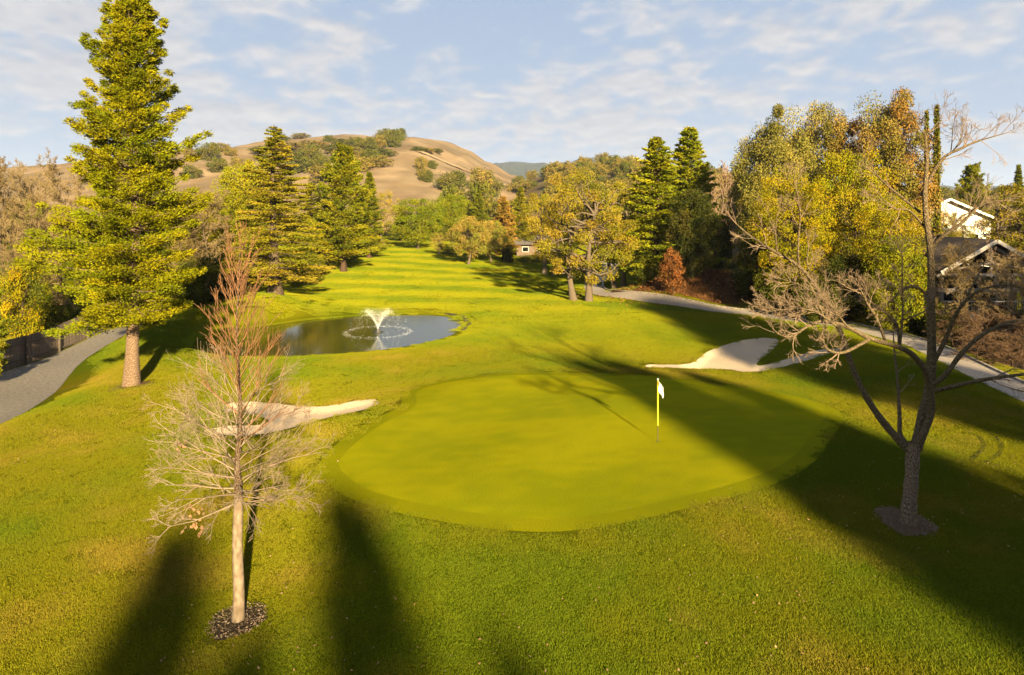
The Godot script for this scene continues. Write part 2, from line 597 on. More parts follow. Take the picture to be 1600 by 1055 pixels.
# leafless tree with a haze of fine twigs
func bare_tree(o: Dictionary) -> Array:
	rng.seed = o.seed
	var wood := Bag.new()
	var tw := Bag.new()
	var H: float = o.h
	var bc: Color = o.bark
	var r0: float = o.get("r", H * 0.017)
	var pts := PackedVector3Array()
	for i in 10:
		var t := i / 9.0
		pts.push_back(Vector3(sin(t * 4) * 0.02 * H, t * H * 0.8 - (0.25 if i == 0 else 0.0), (cos(t * 3) - 1) * 0.02 * H))
	trunk_tube(wood, pts, r0, r0 * 0.15, 0.4, bc, 8)
	var nb: int = o.branches
	for k in nb:
		var t := lerpf(o.get("bare", 0.15), 1.0, (k + 0.5) / nb)
		var y := t * H * 0.8
		var az := k * 2.4 + rf(-0.4, 0.4)
		var el := lerpf(o.low, o.high, t) + rf(-0.15, 0.15)
		var L: float = o.w * 0.5 * lerpf(1.05, 0.5, t) * rf(0.75, 1.1) / maxf(cos(el), 0.35) * 0.72
		var i := mini(int(t * 9), 8)
		var p := pts[i].lerp(pts[i + 1], t * 9 - i)
		twigs(tw, p, Vector3(cos(az) * cos(el), sin(el), sin(az) * cos(el)), L, r0 * lerpf(0.3, 0.1, t), 3, o)
	return [["trunk", wood.mesh(M.bark)], ["crown", tw.mesh(M.twig)]]

func proto(kind: String) -> Array:
	if protos.has(kind): return protos[kind]
	var a: Array
	var lime := [Color(0.158, 0.149, 0.0080), Color(0.128, 0.135, 0.0080), Color(0.188, 0.163, 0.0096)]
	var pine := [Color(0.108, 0.116, 0.0080), Color(0.087, 0.102, 0.0080), Color(0.138, 0.133, 0.0088)]
	var dark := [Color(0.060, 0.068, 0.0080), Color(0.045, 0.057, 0.0080), Color(0.083, 0.082, 0.0080)]
	var gold := [Color(0.185, 0.140, 0.014), Color(0.155, 0.130, 0.012), Color(0.120, 0.115, 0.011), Color(0.21, 0.15, 0.018)]
	var grey := [Color(0.150, 0.135, 0.0272), Color(0.120, 0.116, 0.0224), Color(0.180, 0.149, 0.0304)]
	var rosy := [Color(0.188, 0.131, 0.0288), Color(0.217, 0.125, 0.0288), Color(0.138, 0.119, 0.0224)]
	var yell := [Color(0.200, 0.165, 0.006), Color(0.165, 0.150, 0.006), Color(0.225, 0.165, 0.007)]
	var pale := Color(0.27, 0.215, 0.15)
	match kind:
		"conifer_dense": a = conifer({seed = 11, h = 16.0, w = 7.0, branches = 150, per = 440, leaf = 0.2, cols = pine, taper = 0.95, low = -0.12, high = 0.45, thick = 0.2, lumpy = 0.5, bare = 0.06, lw = 0.26})
		"conifer_twin": a = conifer({seed = 18, h = 16.0, w = 7.6, branches = 150, per = 560, leaf = 0.2, cols = [Color(0.215, 0.205, 0.009), Color(0.170, 0.180, 0.009), Color(0.140, 0.155, 0.008)], taper = 0.72, low = -0.15, high = 0.5, thick = 0.16, lumpy = 0.8, bare = 0.05, lw = 0.26})
		"conifer_round": a = conifer({seed = 12, h = 16.0, w = 9.0, branches = 150, per = 624, leaf = 0.22, cols = lime + pine, taper = 0.5, low = 0.0, high = 0.9, thick = 0.22, lumpy = 0.7, bare = 0.12, lw = 0.26})
		"conifer_open": a = conifer({seed = 13, h = 16.0, w = 6.0, branches = 110, per = 340, leaf = 0.2, cols = lime, taper = 0.85, low = -0.1, high = 0.6, thick = 0.12, lumpy = 0.6, bare = 0.1, lw = 0.26})
		"conifer_orange": a = conifer({seed = 14, h = 10.0, w = 4.6, branches = 100, per = 300, leaf = 0.2, cols = [Color(0.24, 0.135, 0.028), Color(0.20, 0.125, 0.024), Color(0.17, 0.12, 0.02)], taper = 0.7, thick = 0.2, bare = 0.1, lw = 0.28})
		"conifer_shade": a = conifer({seed = 15, h = 24.0, w = 9.0, lumpy = 0.8, branches = 120, per = 46, leaf = 0.62, cols = dark, taper = 0.7, low = -0.1, high = 0.7, thick = 0.2, bare = 0.06, lw = 0.32})
		"conifer_heavy": a = conifer({seed = 15, h = 24.0, w = 9.0, lumpy = 0.8, branches = 170, per = 120, leaf = 0.62, cols = dark, taper = 0.7, low = -0.1, high = 0.7, thick = 0.2, bare = 0.06, lw = 0.32})
		"cedar": a = conifer({seed = 17, h = 15.3, w = 10.4, branches = 105, per = 1008, leaf = 0.17, cols = [Color(0.173, 0.149, 0.0112), Color(0.135, 0.131, 0.0096), Color(0.203, 0.159, 0.0144)], taper = 0.85, low = -0.15, high = 0.3, thick = 0.055, upturn = -0.05, droop = 0.35, plate = 0.42, lumpy = 0.75, bare = 0.10, r = 0.42, bark = Color(0.2, 0.15, 0.10), lw = 0.24, rise = 0.0, from = 0.12})
		"oak_gold": a = broadleaf({seed = 21, h = 11.6, w = 9.6, bare = 0.13, stems = 3, r = 0.52, bark = pale, cols = gold, clumps = 78, cr = 1.0, flat = 0.62, per = 338, leaf = 0.14, lean = 0.10, limb_every = 1})
		"oak_olive": a = broadleaf({seed = 22, h = 11.0, w = 8.0, bare = 0.16, stems = 2, r = 0.42, bark = pale, cols = gold + [Color(0.112, 0.106, 0.0104)], clumps = 66, cr = 1.05, flat = 0.62, per = 312, leaf = 0.15, lean = 0.09, limb_every = 1})
		"oak_pale": a = broadleaf({seed = 23, h = 11.0, w = 7.0, bare = 0.22, r = 0.3, bark = Color(0.36, 0.27, 0.18), cols = [Color(0.240, 0.170, 0.0280), Color(0.195, 0.163, 0.0224)], clumps = 55, cr = 0.8, per = 112, leaf = 0.2, lean = 0.16, limb_every = 1})
		"gum_grey": a = broadleaf({seed = 25, h = 17.8, w = 8.6, bare = 0.1, r = 0.4, bark = Color(0.28, 0.2, 0.13), cols = grey, clumps = 105, cr = 1.15, per = 680, leaf = 0.205, flat = 1.05, hang = -0.5, top = 0.92, lw = 0.26})
		"gum_rosy": a = broadleaf({seed = 26, h = 19.0, w = 9.0, bare = 0.1, r = 0.42, bark = Color(0.28, 0.2, 0.13), cols = grey + rosy, clumps = 115, cr = 1.15, per = 680, leaf = 0.205, flat = 1.05, hang = -0.5, top = 0.8, lw = 0.26})
		"gum_brown": a = broadleaf({seed = 27, h = 19.0, w = 9.0, bare = 0.1, r = 0.42, bark = Color(0.28, 0.2, 0.13), cols = rosy, clumps = 110, cr = 1.12, per = 680, leaf = 0.205, flat = 1.05, hang = -0.5, top = 0.8, lw = 0.26})
		"gum_shade": a = broadleaf({seed = 28, h = 20.0, w = 8.0, bare = 0.5, r = 0.35, bark = Color(0.28, 0.2, 0.13), cols = grey, clumps = 120, cr = 1.1, per = 110, leaf = 0.4, flat = 0.9, lw = 0.3})
		"yellow_airy": a = broadleaf({seed = 29, h = 11.5, w = 7.4, bare = 0.2, r = 0.2, bark = Color(0.2, 0.15, 0.09), cols = yell + [Color(0.158, 0.142, 0.0080)], clumps = 120, cr = 0.85, per = 228, leaf = 0.13, limb_every = 1, lean = 0.08, flat = 0.6})
		"yellow_green": a = broadleaf({seed = 30, h = 11.0, w = 8.0, bare = 0.12, r = 0.2, bark = Color(0.17, 0.13, 0.08), cols = yell + lime, clumps = 130, cr = 0.9, per = 252, leaf = 0.14, lean = 0.07, flat = 0.65})
		"lime_round": a = broadleaf({seed = 31, h = 11.0, w = 9.0, bare = 0.12, r = 0.26, bark = Color(0.2, 0.16, 0.1), cols = lime, clumps = 120, cr = 1.05, per = 260, leaf = 0.19, lean = 0.06})
		"green_round": a = broadleaf({seed = 32, h = 10.0, w = 9.0, bare = 0.12, r = 0.26, bark = Color(0.2, 0.16, 0.1), cols = [Color(0.112, 0.131, 0.0072), Color(0.090, 0.114, 0.0072), Color(0.143, 0.142, 0.0080)], clumps = 110, cr = 1.1, per = 260, leaf = 0.2, lean = 0.05})
		"grey_round": a = broadleaf({seed = 33, h = 7.5, w = 7.0, bare = 0.2, r = 0.2, bark = pale, cols = [Color(0.173, 0.149, 0.0240), Color(0.138, 0.139, 0.0208), Color(0.210, 0.149, 0.0304)], clumps = 80, cr = 0.85, per = 198, leaf = 0.17, limb_every = 1, lean = 0.1})
		"painted_shade_round": a = broadleaf({seed = 34, h = 8.0, w = 7.0, bare = 0.04, r = 0.2, cols = [Color(0.040, 0.042, 0.009), Color(0.030, 0.036, 0.008), Color(0.055, 0.048, 0.010)], clumps = 110, cr = 0.95, per = 264, leaf = 0.17})  # leaf colours lowered so the shade over these trees is painted in
		"shrub_dark": a = broadleaf({seed = 35, h = 4.0, w = 4.6, bare = 0.03, r = 0.1, cols = dark, clumps = 60, cr = 0.7, per = 220, leaf = 0.13})
		"shrub_green": a = broadleaf({seed = 36, h = 6.0, w = 4.2, bare = 0.03, r = 0.1, cols = [Color(0.125, 0.130, 0.007), Color(0.098, 0.112, 0.007), Color(0.155, 0.145, 0.008)], clumps = 80, cr = 0.65, per = 240, leaf = 0.12, hang = -0.4})
		"shrub_yellow": a = broadleaf({seed = 37, h = 5.0, w = 3.4, bare = 0.05, r = 0.1, cols = yell + dark, clumps = 60, cr = 0.65, per = 220, leaf = 0.12})
		"shrub_rust": a = broadleaf({seed = 38, h = 4.0, w = 2.4, bare = 0.06, r = 0.07, cols = [Color(0.16, 0.062, 0.018), Color(0.11, 0.05, 0.016)], clumps = 40, cr = 0.5, per = 80, leaf = 0.17})  # rust leaves toned down, standing shade put into their colour
		"hill_oak": a = broadleaf({seed = 39, h = 9.0, w = 11.0, bare = 0.05, r = 0.35, cols = [Color(0.078, 0.080, 0.0112), Color(0.063, 0.071, 0.0112), Color(0.105, 0.094, 0.0144)], clumps = 45, cr = 1.7, per = 85, leaf = 0.6})
		"hill_brown": a = broadleaf({seed = 40, h = 9.0, w = 10.0, bare = 0.05, r = 0.3, cols = [Color(0.203, 0.142, 0.0280), Color(0.158, 0.125, 0.0240), Color(0.128, 0.106, 0.0192)], clumps = 40, cr = 1.6, per = 76, leaf = 0.6})
		"poplar": a = bare_tree({seed = 41, h = 13.0, w = 3.2, branches = 30, low = 0.9, high = 1.3, wob = 0.1, up = 0.08, kids = 4, ang = 0.4, col = Color(0.22, 0.15, 0.10), bark = Color(0.26, 0.2, 0.14), thin = 0.014, bare = 0.25})
		"bare_brown": a = bare_tree({seed = 42, h = 12.0, w = 7.0, branches = 26, low = 0.35, high = 1.1, wob = 0.2, up = 0.06, kids = 7, ang = 0.7, col = Color(0.165, 0.120, 0.058), bark = Color(0.17, 0.13, 0.09), thin = 0.012, bare = 0.12})
		"bare_rust": a = bare_tree({seed = 43, h = 11.0, w = 7.0, branches = 26, low = 0.3, high = 1.1, wob = 0.22, up = 0.05, kids = 7, ang = 0.75, col = Color(0.145, 0.105, 0.048), bark = Color(0.16, 0.12, 0.08), thin = 0.012, bare = 0.1})
		"brush": a = bare_tree({seed = 44, h = 2.6, w = 3.2, branches = 22, low = 0.3, high = 1.0, wob = 0.3, up = 0.03, kids = 6, ang = 0.7, col = Color(0.10, 0.062, 0.035), bark = Color(0.1, 0.07, 0.045), thin = 0.007, bare = 0.02, r = 0.04})
		"cypress": a = conifer({seed = 45, h = 17.0, w = 1.3, branches = 190, per = 45, leaf = 0.24, cols = [Color(0.090, 0.094, 0.0104), Color(0.128, 0.111, 0.0112)], taper = 0.35, low = 1.0, high = 1.3, thick = 0.3, bare = 0.03, r = 0.14, lw = 0.3, lumpy = 0.3})
	protos[kind] = a
	return a
var nominal := {}
func plant(kind: String, called: String, x: float, d: float, h: float, w: float, turn: float, label: String, group := "", category := "tree") -> Node3D:
	var p := proto(kind)
	if not nominal.has(kind):
		var bx: AABB = (p[1][1] as Mesh).get_aabb()
		nominal[kind] = Vector2((bx.size.x + bx.size.z) * 0.5, bx.end.y)
	var nm: Vector2 = nominal[kind]
	var t := thing(called, at(x, d), label, category, group)
	t.rotation.y = turn
	t.scale = Vector3(w / nm.x, h / nm.y, w / nm.x)
	for q in p:
		part(t, q[0], q[1])
	return t

# ---------------------------------------------------------------- sky
func make_sky() -> Sky:
	var w := 2048
	var hgt := 1024
	var im := Image.create(w, hgt, false, Image.FORMAT_RGBF)
	var f := FastNoiseLite.new()
	f.seed = 8; f.frequency = 1.0; f.fractal_octaves = 5; f.fractal_gain = 0.52
	var g := FastNoiseLite.new()
	g.seed = 31; g.frequency = 0.42; g.fractal_octaves = 3
	var s := FastNoiseLite.new()
	s.seed = 52; s.frequency = 1.0; s.fractal_octaves = 3
	for j in hgt:
		var el := (0.5 - (j + 0.5) / hgt) * PI
		var y := maxf(sin(el), 0.0)
		var hz := cos(el)
		var blue := Color(0.52, 0.63, 0.77).lerp(Color(0.32, 0.44, 0.66), pow(clampf(y * 1.7, 0, 1), 0.75))
		for i in w:
			if el <= 0.0:
				im.set_pixel(i, j, Color(0.50, 0.52, 0.52))
				continue
			var a := ((i + 0.5) / w - 0.5) * TAU
			var q := Vector2(sin(a) * hz, -cos(a) * hz) / (y + 0.20)
			var wx := s.get_noise_2d(q.x * 1.9, q.y * 1.9) * 0.22
			var big := g.get_noise_2d(q.x * 1.1 + 3.3, q.y * 1.1 + 1.7)
			var c0 := 0.62 * f.get_noise_2d(q.x * 3.0 + wx, q.y * 3.0 + wx) + 0.45 * f.get_noise_2d(q.x * 7.5 + wx + 20.0, q.y * 6.0 + wx)
			var cover := sm(-0.36, 0.50, c0 * 1.2 + big * 1.15 + 0.03) * sm(0.015, 0.12, y)
			var lit := 0.62 * f.get_noise_2d(q.x * 3.0 + wx + sin(a) * 0.12, q.y * 3.0 + wx - cos(a) * 0.12) + 0.45 * f.get_noise_2d(q.x * 7.5 + wx + 20.0 + sin(a) * 0.12, q.y * 6.0 + wx - cos(a) * 0.12) - c0
			var cloud := Color(0.84, 0.80, 0.77).lerp(Color(0.52, 0.535, 0.59), clampf(0.42 + lit * 1.3 + big * 0.35, 0, 1))
			im.set_pixel(i, j, blue.lerp(cloud, cover * 0.82))
	var m := PanoramaSkyMaterial.new()
	m.panorama = ImageTexture.create_from_image(im)
	var sky := Sky.new()
	sky.sky_material = m
	return sky

# ---------------------------------------------------------------- hills
var ridge_near := PackedVector2Array()
var ridge_wood := PackedVector2Array()
func along(line: PackedVector2Array, x: float) -> float:
	for i in line.size() - 1:
		if x <= line[i + 1].x:
			var t := clampf((x - line[i].x) / (line[i + 1].x - line[i].x), 0, 1)
			return lerpf(line[i].y, line[i + 1].y, t * t * (3 - 2 * t))
	return line[line.size() - 1].y
func hill_height(line: PackedVector2Array, foot: float, crest: float, x: float, d: float, rugged: float) -> float:
	var t := (d - foot) / (crest - foot)
	if t <= 0.0: return -4.0
	var r := along(line, x * lerpf(1.04, 1.0, clampf(t, 0, 1)))
	var up := sin(minf(t, 1.0) * PI * 0.5)
	up = lerpf(t, up, 0.35) if t < 1.0 else cos(minf((t - 1.0) * 0.8, 1.5))
	var gully := nz.get_noise_2d(x * 0.55 + 500.0, d * 0.12) + 0.5 * nz.get_noise_2d(x * 1.5, d * 0.5)
	return -4.0 + (r + 4.0) * up + gully * rugged * sin(clampf(t, 0, 1.3) / 1.3 * PI)
func make_hill(called: String, line: PackedVector2Array, foot: float, crest: float, x0: float, x1: float, nx: int, nd: int, rugged: float, c0: Color, c1: Color, material: Material, label: String) -> void:
	var v := PackedVector3Array(); var n := PackedVector3Array(); var c := PackedColorArray(); var idx := PackedInt32Array()
	for j in nd + 1:
		var d := lerpf(foot, crest + (crest - foot) * 0.7, float(j) / nd)
		for i in nx + 1:
			var x := lerpf(x0, x1, float(i) / nx)
			var h := hill_height(line, foot, crest, x, d, rugged)
			v.push_back(Vector3(x, h, -d))
			var e := (x1 - x0) / nx
			n.push_back(Vector3(hill_height(line, foot, crest, x - e, d, rugged) - hill_height(line, foot, crest, x + e, d, rugged), 2 * e, hill_height(line, foot, crest, x, d + e, rugged) - hill_height(line, foot, crest, x, d - e, rugged)).normalized())
			var k := clampf(0.5 + nz.get_noise_2d(x * 1.3 + 40.0, d * 1.3) * 1.1 + nz.get_noise_2d(x * 6.0, d * 6.0) * 0.5, 0, 1)
			c.push_back(c0.lerp(c1, k))
			if i < nx and j < nd:
				var a := j * (nx + 1) + i
				idx.append_array([a, a + nx + 1, a + nx + 2, a, a + nx + 2, a + 1])
	var arr := []
	arr.resize(Mesh.ARRAY_MAX)
	arr[Mesh.ARRAY_VERTEX] = v; arr[Mesh.ARRAY_NORMAL] = n; arr[Mesh.ARRAY_COLOR] = c; arr[Mesh.ARRAY_INDEX] = idx
	var m := ArrayMesh.new()
	m.add_surface_from_arrays(Mesh.PRIMITIVE_TRIANGLES, arr)
	m.surface_set_material(0, material)
	setting(called, m, label, "hill")
# the place on a hill seen from the tee at a bearing (x per metre ahead) and a rise (metres per metre ahead)
func on_hill(line: PackedVector2Array, foot: float, crest: float, rugged: float, bearing: float, rise: float) -> Vector3:
	var d := foot
	while d < crest:
		var h := hill_height(line, foot, crest, bearing * d, d, rugged)
		if h >= 8.1 + rise * d: return Vector3(bearing * d, h, -d)
		d += 2.0
	return Vector3(bearing * crest, hill_height(line, foot, crest, bearing * crest, crest, rugged), -crest)

# ---------------------------------------------------------------- the two bare trees on the lawn, and the redwood
func chain(b: Bag, a: Array, z0: float, zspan: float, wiggle: float, col: Color) -> Array:
	# a: x, y, radius triples in the plane of the tree; the limb runs from depth z0 to z0 + zspan
	var p := PackedVector3Array(); var r := PackedFloat32Array()
	var k := a.size() / 3
	for i in k:
		var t := float(i) / (k - 1)
		p.push_back(Vector3(a[i * 3], a[i * 3 + 1], z0 + zspan * t + wiggle * sin(t * 5.0) * t))
		r.push_back(a[i * 3 + 2])
	var pts := PackedVector3Array(); var rad := PackedFloat32Array()
	for i in k - 1:
		for s in 4:
			var t := s / 4.0
			pts.push_back(p[i].cubic_interpolate(p[i + 1], p[maxi(i - 1, 0)], p[mini(i + 2, k - 1)], t))
			rad.push_back(lerpf(r[i], r[i + 1], t) * (1.0 + 0.07 * sin(i * 7.3 + s * 2.1)))
	pts.push_back(p[k - 1]); rad.push_back(r[k - 1])
	b.tube(pts, rad, 10 if a[2] > 0.08 else 7, col)
	return [pts, rad]
func fringe(b: Bag, limb_: Array, from: float, n_: int, L: float, o: Dictionary) -> void:
	var pts: PackedVector3Array = limb_[0]
	var rad: PackedFloat32Array = limb_[1]
	for k in n_:
		var f := rf(from, 1.0) * (pts.size() - 1)
		var i := mini(int(f), pts.size() - 2)
		var t := (pts[i + 1] - pts[i]).normalized()
		var across := (t.cross(rv()).normalized() + Vector3(0, 0.25, 0)).normalized()
		var ang := rf(0.6, 1.15)
		twigs(b, pts[i].lerp(pts[i + 1], f - i), (t * cos(ang) + across * sin(ang)).normalized(), L * rf(0.55, 1.2), minf(rad[i] * 0.5, 0.02), 2, o)
	var e := pts.size() - 1
	for k in 3:
		twigs(b, pts[e], (pts[e] - pts[e - 1]).normalized().lerp(rv(), 0.3).normalized(), L * rf(0.6, 1.0), minf(rad[e] * 0.7, 0.014), 2, o)
func make_spreading_tree() -> void:
	rng.seed = 71
	var t := thing("bare_tree", at(10.04, 16.2), "large leafless tree with wide crooked limbs beside the green", "tree")
	var tr := Bag.new(); var br := Bag.new(); var tw := Bag.new()
	var bark := Color(0.40, 0.30, 0.20)
	var moss := Color(0.27, 0.205, 0.12)
	chain(tr, [0.00, -0.19, 0.245, 0.00, 0.03, 0.204, 0.02, 0.49, 0.173, 0.08, 1.13, 0.160, 0.11, 1.75, 0.167, 0.16, 2.02, 0.150], 0, 0, 0, bark)
	fringe(tw, chain(br, [0.11, 1.78, 0.116, -0.13, 2.02, 0.102, -0.57, 2.56, 0.085, -0.97, 3.24, 0.075, -1.21, 3.89, 0.068, -1.38, 4.62, 0.063, -1.62, 5.26, 0.058, -2.02, 6.07, 0.051, -2.35, 6.48, 0.045, -2.83, 6.80, 0.037, -3.40, 7.21, 0.027, -3.73, 7.53, 0.017], 0, -1.5, 0.3, moss), 0.5, 13, 0.81, {wob = 0.22, up = 0.05, kids = 4, ang = 0.65, col = Color(0.21, 0.15, 0.095), thin = 0.0036})
	fringe(tw, chain(br, [-2.33, 6.45, 0.034, -2.46, 6.97, 0.029, -2.43, 7.86, 0.020, -2.56, 8.59, 0.010], -1.0, 0.5, 0.2, moss), 0.2, 7, 0.7425000000000002, {wob = 0.22, up = 0.05, kids = 4, ang = 0.65, col = Color(0.21, 0.15, 0.095), thin = 0.0036})
	fringe(tw, chain(br, [-2.83, 6.80, 0.024, -2.95, 7.29, 0.019, -2.92, 7.78, 0.012], -1.2, 0.3, 0.1, moss), 0.2, 4, 0.675, {wob = 0.22, up = 0.05, kids = 4, ang = 0.65, col = Color(0.21, 0.15, 0.095), thin = 0.0036})
	fringe(tw, chain(br, [-1.62, 5.26, 0.031, -1.59, 5.83, 0.024, -1.94, 6.32, 0.020, -1.75, 6.88, 0.012], -0.8, -0.7, 0.2, moss), 0.3, 4, 0.675, {wob = 0.22, up = 0.05, kids = 4, ang = 0.65, col = Color(0.21, 0.15, 0.095), thin = 0.0036})
	fringe(tw, chain(br, [0.19, 2.02, 0.102, 0.39, 2.92, 0.085, 0.18, 3.82, 0.078, -0.16, 4.24, 0.071, -0.57, 4.55, 0.065, -1.10, 4.75, 0.058, -1.67, 4.92, 0.053, -2.24, 5.20, 0.048, -2.79, 5.35, 0.041, -3.22, 5.26, 0.034, -3.65, 5.02, 0.027, -4.05, 5.15, 0.020, -4.24, 5.41, 0.011], 0.1, 2.0, 0.3, moss), 0.62, 15, 0.675, {wob = 0.22, up = 0.05, kids = 4, ang = 0.65, col = Color(0.21, 0.15, 0.095), thin = 0.0036})
	fringe(tw, chain(br, [-1.67, 4.89, 0.041, -2.30, 4.63, 0.035, -2.72, 4.68, 0.031, -2.90, 4.92, 0.024, -2.87, 5.35, 0.014], 1.2, 0.5, 0.1, moss), 0.2, 14, 0.54, {wob = 0.22, up = 0.05, kids = 5, ang = 0.65, col = Color(0.21, 0.15, 0.095), thin = 0.0036})
	fringe(tw, chain(br, [-2.79, 5.33, 0.027, -3.32, 5.67, 0.020, -3.81, 5.73, 0.015, -4.34, 5.67, 0.008], 1.9, 0.2, 0.1, moss), 0.15, 20, 0.5670000000000001, {wob = 0.22, up = 0.05, kids = 5, ang = 0.65, col = Color(0.21, 0.15, 0.095), thin = 0.0036})
	fringe(tw, chain(br, [-2.43, 5.26, 0.024, -2.83, 5.83, 0.019, -3.21, 6.12, 0.014, -3.48, 6.24, 0.008], 1.7, -0.6, 0.1, moss), 0.15, 16, 0.5670000000000001, {wob = 0.22, up = 0.05, kids = 5, ang = 0.65, col = Color(0.21, 0.15, 0.095), thin = 0.0036})
	fringe(tw, chain(br, [-1.10, 4.75, 0.037, -1.38, 5.31, 0.031, -1.62, 5.67, 0.024, -1.81, 6.03, 0.014], 0.9, 0.3, 0.1, moss), 0.3, 8, 0.6075, {wob = 0.22, up = 0.05, kids = 5, ang = 0.65, col = Color(0.21, 0.15, 0.095), thin = 0.0036})
	fringe(tw, chain(br, [-0.65, 4.60, 0.041, -0.71, 5.18, 0.034, -1.17, 5.62, 0.027, -1.49, 5.90, 0.017], 0.7, -0.3, 0.1, moss), 0.3, 3, 0.675, {wob = 0.22, up = 0.05, kids = 4, ang = 0.65, col = Color(0.21, 0.15, 0.095), thin = 0.0036})
	fringe(tw, chain(br, [-0.65, 4.60, 0.031, -0.66, 5.35, 0.024, -0.70, 6.16, 0.019, -0.71, 6.80, 0.010], 0.7, 0.3, 0.1, moss), 0.3, 7, 0.6075, {wob = 0.22, up = 0.05, kids = 5, ang = 0.65, col = Color(0.21, 0.15, 0.095), thin = 0.0036})
	fringe(tw, chain(br, [-0.66, 5.26, 0.020, -0.24, 5.48, 0.017, -0.03, 5.70, 0.008], 0.8, 0.2, 0.1, moss), 0.3, 4, 0.4725, {wob = 0.22, up = 0.05, kids = 5, ang = 0.65, col = Color(0.21, 0.15, 0.095), thin = 0.0036})
	fringe(tw, chain(br, [0.06, 1.91, 0.061, -0.05, 2.14, 0.058, 0.02, 2.43, 0.051, 0.11, 2.92, 0.042, 0.23, 3.48, 0.034, 0.34, 4.05, 0.024, 0.44, 4.62, 0.010], -0.1, -1.1, 0.2, moss), 0.5, 3, 0.675, {wob = 0.22, up = 0.05, kids = 4, ang = 0.65, col = Color(0.21, 0.15, 0.095), thin = 0.0036})
	fringe(tw, chain(br, [0.19, 1.86, 0.143, 0.40, 2.75, 0.122, 0.60, 3.56, 0.112, 0.65, 4.37, 0.105, 0.65, 5.35, 0.099, 0.68, 6.32, 0.088, 0.68, 6.97, 0.078, 0.62, 7.78, 0.068, 0.65, 8.42, 0.058, 0.75, 8.91, 0.048, 0.83, 9.40, 0.037, 0.87, 9.85, 0.024, 1.13, 10.11, 0.015, 1.34, 10.37, 0.007], 0, -0.6, 0.2, moss), 0.75, 8, 0.675, {wob = 0.22, up = 0.05, kids = 4, ang = 0.65, col = Color(0.21, 0.15, 0.095), thin = 0.0036})
	fringe(tw, chain(br, [0.63, 8.29, 0.044, 1.02, 9.20, 0.037, 1.46, 9.51, 0.031, 1.91, 9.70, 0.022, 2.53, 9.88, 0.008], -0.5, 0.6, 0.2, moss), 0.25, 13, 0.81, {wob = 0.22, up = 0.05, kids = 4, ang = 0.65, col = Color(0.21, 0.15, 0.095), thin = 0.0036})
	fringe(tw, chain(br, [1.30, 9.40, 0.020, 1.70, 9.80, 0.015, 2.02, 10.29, 0.007], -0.3, -0.5, 0.1, moss), 0.2, 7, 0.675, {wob = 0.22, up = 0.05, kids = 4, ang = 0.65, col = Color(0.21, 0.15, 0.095), thin = 0.0036})
	fringe(tw, chain(br, [0.62, 7.86, 0.034, 0.18, 8.34, 0.029, -0.15, 8.80, 0.020, -0.29, 9.31, 0.008], -0.5, -0.8, 0.1, moss), 0.3, 7, 0.7425000000000002, {wob = 0.22, up = 0.05, kids = 4, ang = 0.65, col = Color(0.21, 0.15, 0.095), thin = 0.0036})
	fringe(tw, chain(br, [0.63, 7.52, 0.034, 0.08, 7.91, 0.027, -0.40, 7.95, 0.020, -0.81, 8.10, 0.010], -0.4, 0.8, 0.1, moss), 0.3, 5, 0.7425000000000002, {wob = 0.22, up = 0.05, kids = 4, ang = 0.65, col = Color(0.21, 0.15, 0.095), thin = 0.0036})
	fringe(tw, chain(br, [0.70, 6.72, 0.051, 0.87, 7.16, 0.045, 1.26, 7.57, 0.037, 1.65, 8.02, 0.029, 2.20, 8.16, 0.017, 2.75, 8.07, 0.007], -0.4, 1.0, 0.2, moss), 0.3, 9, 0.81, {wob = 0.22, up = 0.05, kids = 4, ang = 0.65, col = Color(0.21, 0.15, 0.095), thin = 0.0036})
	fringe(tw, chain(br, [0.94, 7.23, 0.034, 1.46, 7.42, 0.029, 2.02, 7.78, 0.020, 2.67, 7.86, 0.010], -0.3, -0.9, 0.2, moss), 0.3, 8, 0.81, {wob = 0.22, up = 0.05, kids = 4, ang = 0.65, col = Color(0.21, 0.15, 0.095), thin = 0.0036})
	fringe(tw, chain(br, [0.66, 3.97, 0.061, 0.81, 4.62, 0.051, 0.92, 5.35, 0.044, 1.13, 5.83, 0.037, 1.49, 6.06, 0.031, 1.94, 6.12, 0.023, 2.37, 5.95, 0.012], -0.1, 1.3, 0.2, moss), 0.4, 8, 0.7425000000000002, {wob = 0.22, up = 0.05, kids = 4, ang = 0.65, col = Color(0.21, 0.15, 0.095), thin = 0.0036})
	fringe(tw, chain(br, [1.13, 5.83, 0.027, 1.62, 6.32, 0.020, 2.27, 6.64, 0.011], 0.5, -0.7, 0.2, moss), 0.3, 6, 0.675, {wob = 0.22, up = 0.05, kids = 4, ang = 0.65, col = Color(0.21, 0.15, 0.095), thin = 0.0036})
	fringe(tw, chain(br, [0.63, 3.53, 0.068, 0.83, 3.79, 0.061, 1.13, 4.37, 0.054, 1.54, 4.86, 0.048, 2.11, 5.17, 0.039, 2.59, 5.22, 0.031, 3.01, 4.99, 0.020, 3.56, 4.62, 0.010], 0, 0.9, 0.2, moss), 0.35, 10, 0.7425000000000002, {wob = 0.22, up = 0.05, kids = 4, ang = 0.65, col = Color(0.21, 0.15, 0.095), thin = 0.0036})
	fringe(tw, chain(br, [0.58, 3.37, 0.058, 0.89, 3.63, 0.054, 1.30, 3.89, 0.044, 1.78, 4.07, 0.034, 2.35, 4.21, 0.024, 2.92, 4.44, 0.011], 0.1, 1.9, 0.2, moss), 0.3, 10, 0.7425000000000002, {wob = 0.22, up = 0.05, kids = 4, ang = 0.65, col = Color(0.21, 0.15, 0.095), thin = 0.0036})
